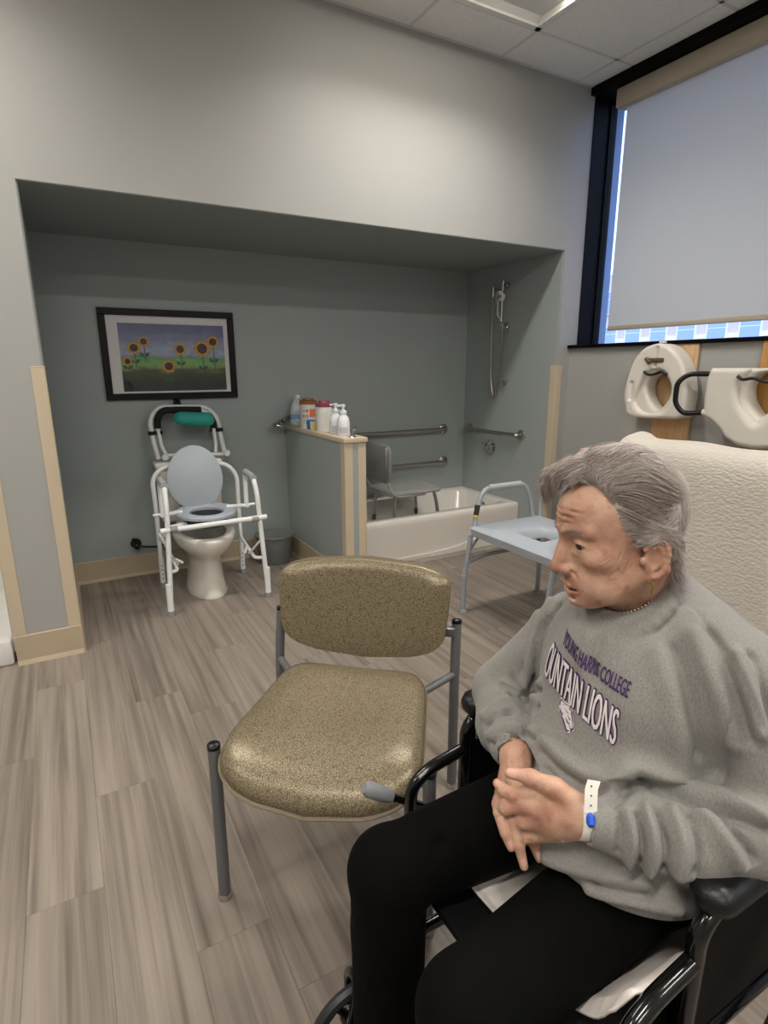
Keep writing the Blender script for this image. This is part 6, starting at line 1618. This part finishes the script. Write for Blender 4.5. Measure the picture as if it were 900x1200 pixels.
# swept forelock standing out over the brow: rises from the hairline, throws forward, falls on the far side
for i in range(1500):
    u = hr.beta(1.6, 1.2); lock = int(u * 7) / 7 + 0.07
    x0_ = -0.036 + 0.080 * u; y0_ = 0.052 - 0.45 * abs(x0_) + hr.uniform(-0.028, 0.010)
    z0_ = EC[2] + ER_[2] * math.sqrt(max(0.02, 1 - (x0_ / ER_[0]) ** 2 - ((y0_ - EC[1]) / ER_[1]) ** 2))
    reach = hr.uniform(0.0, 1.0) ** 0.8
    lx = -0.036 + 0.080 * lock
    drop = (0.004 + 0.074 * lock ** 1.8) * reach
    fwd = 0.070 + 0.022 * lock + 0.004 * hr.normal()
    midp = V(x0_ * 0.7 + lx * 0.3 + 0.006, (y0_ + fwd) / 2 + 0.004, z0_ + 0.011 + 0.003 * hr.normal())
    tip = V(lx * 0.6 + x0_ * 0.4 + 0.012, fwd, z0_ + 0.002 - 0.35 * drop + 0.003 * hr.normal())
    tip2 = V(lx * 0.7 + x0_ * 0.3 + 0.016 + 0.002 * hr.normal(), fwd - 0.002 + 0.006 * (1 - reach), z0_ + 0.002 - drop)
    P = smooth_path([V(x0_, y0_, z0_), midp, tip, tip2], 4)
    strands.append((P, 0.50 + hr.normal(0, 0.11) + 0.16 * math.sin(lock * 17), 0.00029))
# swept back from the forelock over the crown
for i in range(4200):
    x0_ = hr.uniform(-0.062, 0.062); y0_ = 0.052 - 0.50 * abs(x0_) + hr.uniform(-0.02, 0.010)
    z0_ = EC[2] + ER_[2] * math.sqrt(max(0.02, 1 - (x0_ / ER_[0]) ** 2 - ((y0_ - EC[1]) / ER_[1]) ** 2))
    up_ = hr.uniform(0.006, 0.024)
    P = [V(x0_, y0_, z0_), V(x0_ * 1.04, y0_ + 0.004, z0_ + up_), V(x0_ * 1.1 + 0.003 * hr.normal(), y0_ - 0.022, z0_ + up_ + 0.006), V(x0_ * 1.12 + 0.005 * hr.normal(), y0_ - 0.050, z0_ + up_ * 0.7 + 0.006 - 0.25 * abs(x0_)), V(x0_ * 1.13 + 0.007 * hr.normal(), y0_ - 0.078, z0_ + 0.004 - 0.4 * abs(x0_))]
    strands.append((smooth_path(P, 3), 0.60 + 0.18 * noise3(P[0], 110, 0.3) + hr.normal(0, 0.11), 0.00029))
for s in (-1, 1):
    for i in range(500):
        z_ = hr.uniform(0.006, 0.070); y_ = 0.004 + 0.52 * z_ + hr.normal(0, 0.004)
        x_ = s * 0.0735 * math.sqrt(max(0.05, 1 - ((y_ + 0.006) / 0.0885) ** 2 - ((z_ - 0.026) / 0.0835) ** 2))
        c0 = V(x_, y_, z_); k_ = hr.uniform(0.7, 1.2)
        P = [c0, c0 + V(s * 0.007, -0.014, 0.001) * k_, c0 + V(s * 0.0125, -0.030, -0.005 + hr.normal(0, 0.002)) * k_, c0 + V(s * 0.015, -0.048, -0.014 + hr.normal(0, 0.004)) * k_]
        strands.append((smooth_path(P, 3), 0.66 + hr.normal(0, 0.10), 0.00026))
# lock tucked over the ear, tuft at the nape, brows
for s in (-1, 1):
    for i in range(420):
        a0 = hr.uniform(0, 1)
        p0 = V(s * (0.066 + 0.008 * a0), 0.014 - 0.026 * a0, 0.012 + hr.uniform(-0.022, 0.02))
        p1 = V(s * (0.079 + 0.003 * hr.uniform()), -0.002 - 0.014 * a0, 0.006 + hr.normal(0, 0.004))
        p2 = V(s * (0.0825 + 0.002 * hr.uniform()), -0.024 - 0.010 * a0, 0.011 + hr.normal(0, 0.004)); p3 = V(s * (0.079 + 0.002 * hr.normal()), -0.048 - 0.008 * a0, -0.010 + hr.normal(0, 0.006))
        strands.append((smooth_path([p0, p1, p2, p3], 4), 0.68 + hr.normal(0, 0.14), 0.00029))
    for i in range(90):
        u = hr.uniform(0, 1); c_ = V(s * (0.012 + 0.036 * u), 0.0915 - 0.020 * u * u - 0.004 * u, 0.017 + 0.007 * math.sin(u * 2.6) + hr.normal(0, 0.0016))
        strands.append(([c_, c_ + V(s * 0.004, 0.0010, 0.0008), c_ + V(s * 0.0075, -0.0015 - 0.003 * u, 0.0006)], 0.30 + hr.normal(0, 0.1), 0.00028))
for i in range(900):
    u = hr.uniform(-1, 1)
    p0 = V(0.058 * u, -0.068 + 0.028 * u * u + hr.normal(0, 0.003), -0.020 + hr.uniform(-0.035, 0.02))
    p1 = p0 + V(0.002 * u, -0.003, -0.020); p2 = p1 + V(0.003 * u, -0.003 + hr.normal(0, 0.003), -0.018 + hr.normal(0, 0.004)); p3 = p2 + V(0.002 * u, -0.014 * hr.uniform(0.0, 1), -0.012)
    strands.append((smooth_path([p0, p1, p2, p3], 3), 0.40 + hr.normal(0, 0.15), 0.00029))
# a few stray ends
for i in range(160):
    p = pts_[hr.randint(len(pts_))]
    if not hairy(p) or p[2] < 0.03: continue
    n_ = (p - EC) / ER_; n_ /= np.linalg.norm(n_)
    q0 = EC + (p - EC) * 1.10; P = [q0, q0 + n_ * 0.006 + V(0, -0.012, 0), q0 + n_ * 0.010 + V(hr.normal(0, 0.004), -0.026, 0.002)]
    strands.append((smooth_path(P, 3), 0.8, 0.00022))
# one mesh of three-sided tapering strands over a close cap
HV, HF, TONE = [], [], []
vc = 0
for P, tone, rad in strands:
    P = np.array(P); n_ = len(P)
    if n_ < 3: continue
    T_ = np.gradient(P, axis=0); T_ /= np.linalg.norm(T_, axis=1)[:, None] + 1e-12
    o_ = P - EC; o_ /= np.linalg.norm(o_, axis=1)[:, None]
    N1 = np.cross(T_, o_); N1 /= np.linalg.norm(N1, axis=1)[:, None] + 1e-12; N2 = np.cross(T_, N1)
    w_ = rad * np.clip(np.minimum(1.0, 2.2 * (1 - np.linspace(0, 1, n_)) + 0.25), 0, 1)
    ring = np.stack([P + w_[:, None] * (math.cos(a) * N1 + math.sin(a) * N2) for a in (0.5, 2.6, 4.7)], 1).reshape(-1, 3)
    HV.append(ring)
    i_ = np.arange(n_ - 1)[:, None] * 3 + vc
    HF.append(np.concatenate([np.concatenate([i_ + k, i_ + (k + 1) % 3, i_ + 3 + (k + 1) % 3, i_ + 3 + k], 1) for k in range(3)], 0))
    TONE.append(np.full(n_ * 3, np.clip(tone, 0, 1))); vc += n_ * 3
path, tn = bulk
n_ = path.shape[1]
T_ = np.gradient(path, axis=1); T_ /= np.linalg.norm(T_, axis=2)[..., None] + 1e-12
o_ = path - EC; o_ /= np.linalg.norm(o_, axis=2)[..., None]
N1 = np.cross(T_, o_); N1 /= np.linalg.norm(N1, axis=2)[..., None] + 1e-12; N2 = np.cross(T_, N1)
w_ = (0.00030 * np.clip(2.2 * (1 - np.linspace(0, 1, n_)) + 0.25, 0, 1))[None, :, None]
ring = np.stack([path + w_ * (math.cos(a) * N1 + math.sin(a) * N2) for a in (0.5, 2.6, 4.7)], 2).reshape(-1, 3)
i_ = (np.arange(len(path))[:, None] * n_ * 3 + np.arange(n_ - 1)[None] * 3 + vc).reshape(-1, 1)
HV.append(ring); HF.append(np.concatenate([np.concatenate([i_ + k, i_ + (k + 1) % 3, i_ + 3 + (k + 1) % 3, i_ + 3 + k], 1) for k in range(3)], 0))
TONE.append(np.repeat(np.clip(tn, 0, 1), n_ * 3)); vc += len(ring)
# cap
cap = Field((-0.09, -0.125, -0.07), (0.09, 0.10, 0.125), 0.0025)
cap.ell(EC, ER_ * 1.03, 0.0)
cv, cq = cap.polys()
ok = np.array([hairy(EC + (p - EC) / 1.03 + V(0, 0.006, 0)) for p in cv[cq].mean(1)])
cq = cq[ok]
HV.append(cv); HF.append(cq + vc); TONE.append(np.full(len(cv), 0.48))
hvx = h2w(np.vstack(HV)); hfx = np.vstack(HF)
hme = np_mesh('hair', hvx, hfx, M_hair)
at_ = hme.attributes.new('tone', 'FLOAT', 'POINT'); at_.data.foreach_set('value', np.concatenate(TONE).astype(np.float32))
ho = link('hair', hme, pe); ho['kind'] = 'stuff'

# ---- small things worn
M_goldj = mat('gold_metal', '#c9a24a', 0.2, 1.0)
er = h2w((-0.0735, -0.007, -0.060))
MB().tube([er + V(0, 0, 0.004), er + V(-0.002, -0.003, -0.004), er + V(-0.001, -0.002, -0.018)], [0.0008, 0.0012, 0.0016], n=8).build('earring', M_goldj, pe)
nk = MB()
for k in range(34):
    a = -1.5 + 3.0 * k / 33
    c_ = collar(a, 0.047, 0.056, 0.010)
    nk.ellipsoid(c_, (0.0017,) * 3, 4)
nk.build('necklace', mat('pearl', '#d8cfc0', 0.25), pe)
# hospital wristband with a blue snap
d_ = (L_wr - L_fore) / np.linalg.norm(L_wr - L_fore)
e1 = np.cross(d_, V(0, 0, 1)); e1 /= np.linalg.norm(e1); e2 = np.cross(e1, d_)
wcn = L_wr + d_ * 0.012
wbm = MB(); nseg = 40; R1 = 0.0262
vsb, fsb = [], []
for k in range(nseg):
    a = 2 * math.pi * k / nseg
    dirv = e1 * math.cos(a) + e2 * math.sin(a)
    for (w_, rr2) in ((-0.0085, R1), (0.0085, R1), (0.0085, R1 + 0.0012), (-0.0085, R1 + 0.0012)):
        vsb.append(wcn + dirv * rr2 + d_ * w_)
for k in range(nseg):
    l_ = (k + 1) % nseg
    for c_ in range(4): fsb.append((4 * k + c_, 4 * k + (c_ + 1) % 4, 4 * l_ + (c_ + 1) % 4, 4 * l_ + c_))
wbm.add(vsb, fsb)
M_band = mat('wristband_white', '#d9d6cc', 0.4)
wband = wbm.build('wristband', M_band, pe)
toc = CAM - wcn; toc = toc - d_ * (toc @ d_); toc /= np.linalg.norm(toc); sd = np.cross(d_, toc)
if sd[2] < 0: sd = -sd
tl0 = wcn + toc * (R1 + 0.002) + sd * 0.008
tail = MB(); T0 = [tl0, tl0 + sd * 0.014 + toc * 0.002, tl0 + sd * 0.030 + toc * 0.004, tl0 + sd * 0.042 + toc * 0.003 - d_ * 0.004]
tvv = []
for p in T0: tvv += [p - d_ * 0.0085, p + d_ * 0.0085, p + d_ * 0.0085 + toc * 0.001, p - d_ * 0.0085 + toc * 0.001]
tail.add(tvv, [(4 * i + c_, 4 * i + (c_ + 1) % 4, 4 * i + 4 + (c_ + 1) % 4, 4 * i + 4 + c_) for i in range(3) for c_ in range(4)] + [(0, 1, 2, 3), (12, 13, 14, 15)])
tail.build('band_tail', M_band, wband)
hl = MB()
for k in range(3):
    p = tl0 + sd * (0.010 + 0.012 * k) + toc * (0.003 + 0.0008 * k); hl.lathe([(0.0012, 0), (0.0012, 0.0012), (0.0001, 0.0013)], p, toc, 8)
hl.build('band_hole', M_black, wband)
sc0 = wcn + toc * (R1 + 0.0012)
MB().tube([sc0 - sd * 0.006, sc0 + toc * 0.003 - sd * 0.004, sc0 + toc * 0.003 + sd * 0.004, sc0 + sd * 0.006], [0.004, 0.006, 0.006, 0.004], n=12).build('snap', mat('snap_blue', '#2258c8', 0.35), wband)
# ring on the hidden hand
rp_ = atD(603, 921, 0.875); rq_ = atD(606, 925, 0.866); rd = rq_ - rp_; rd /= np.linalg.norm(rd)
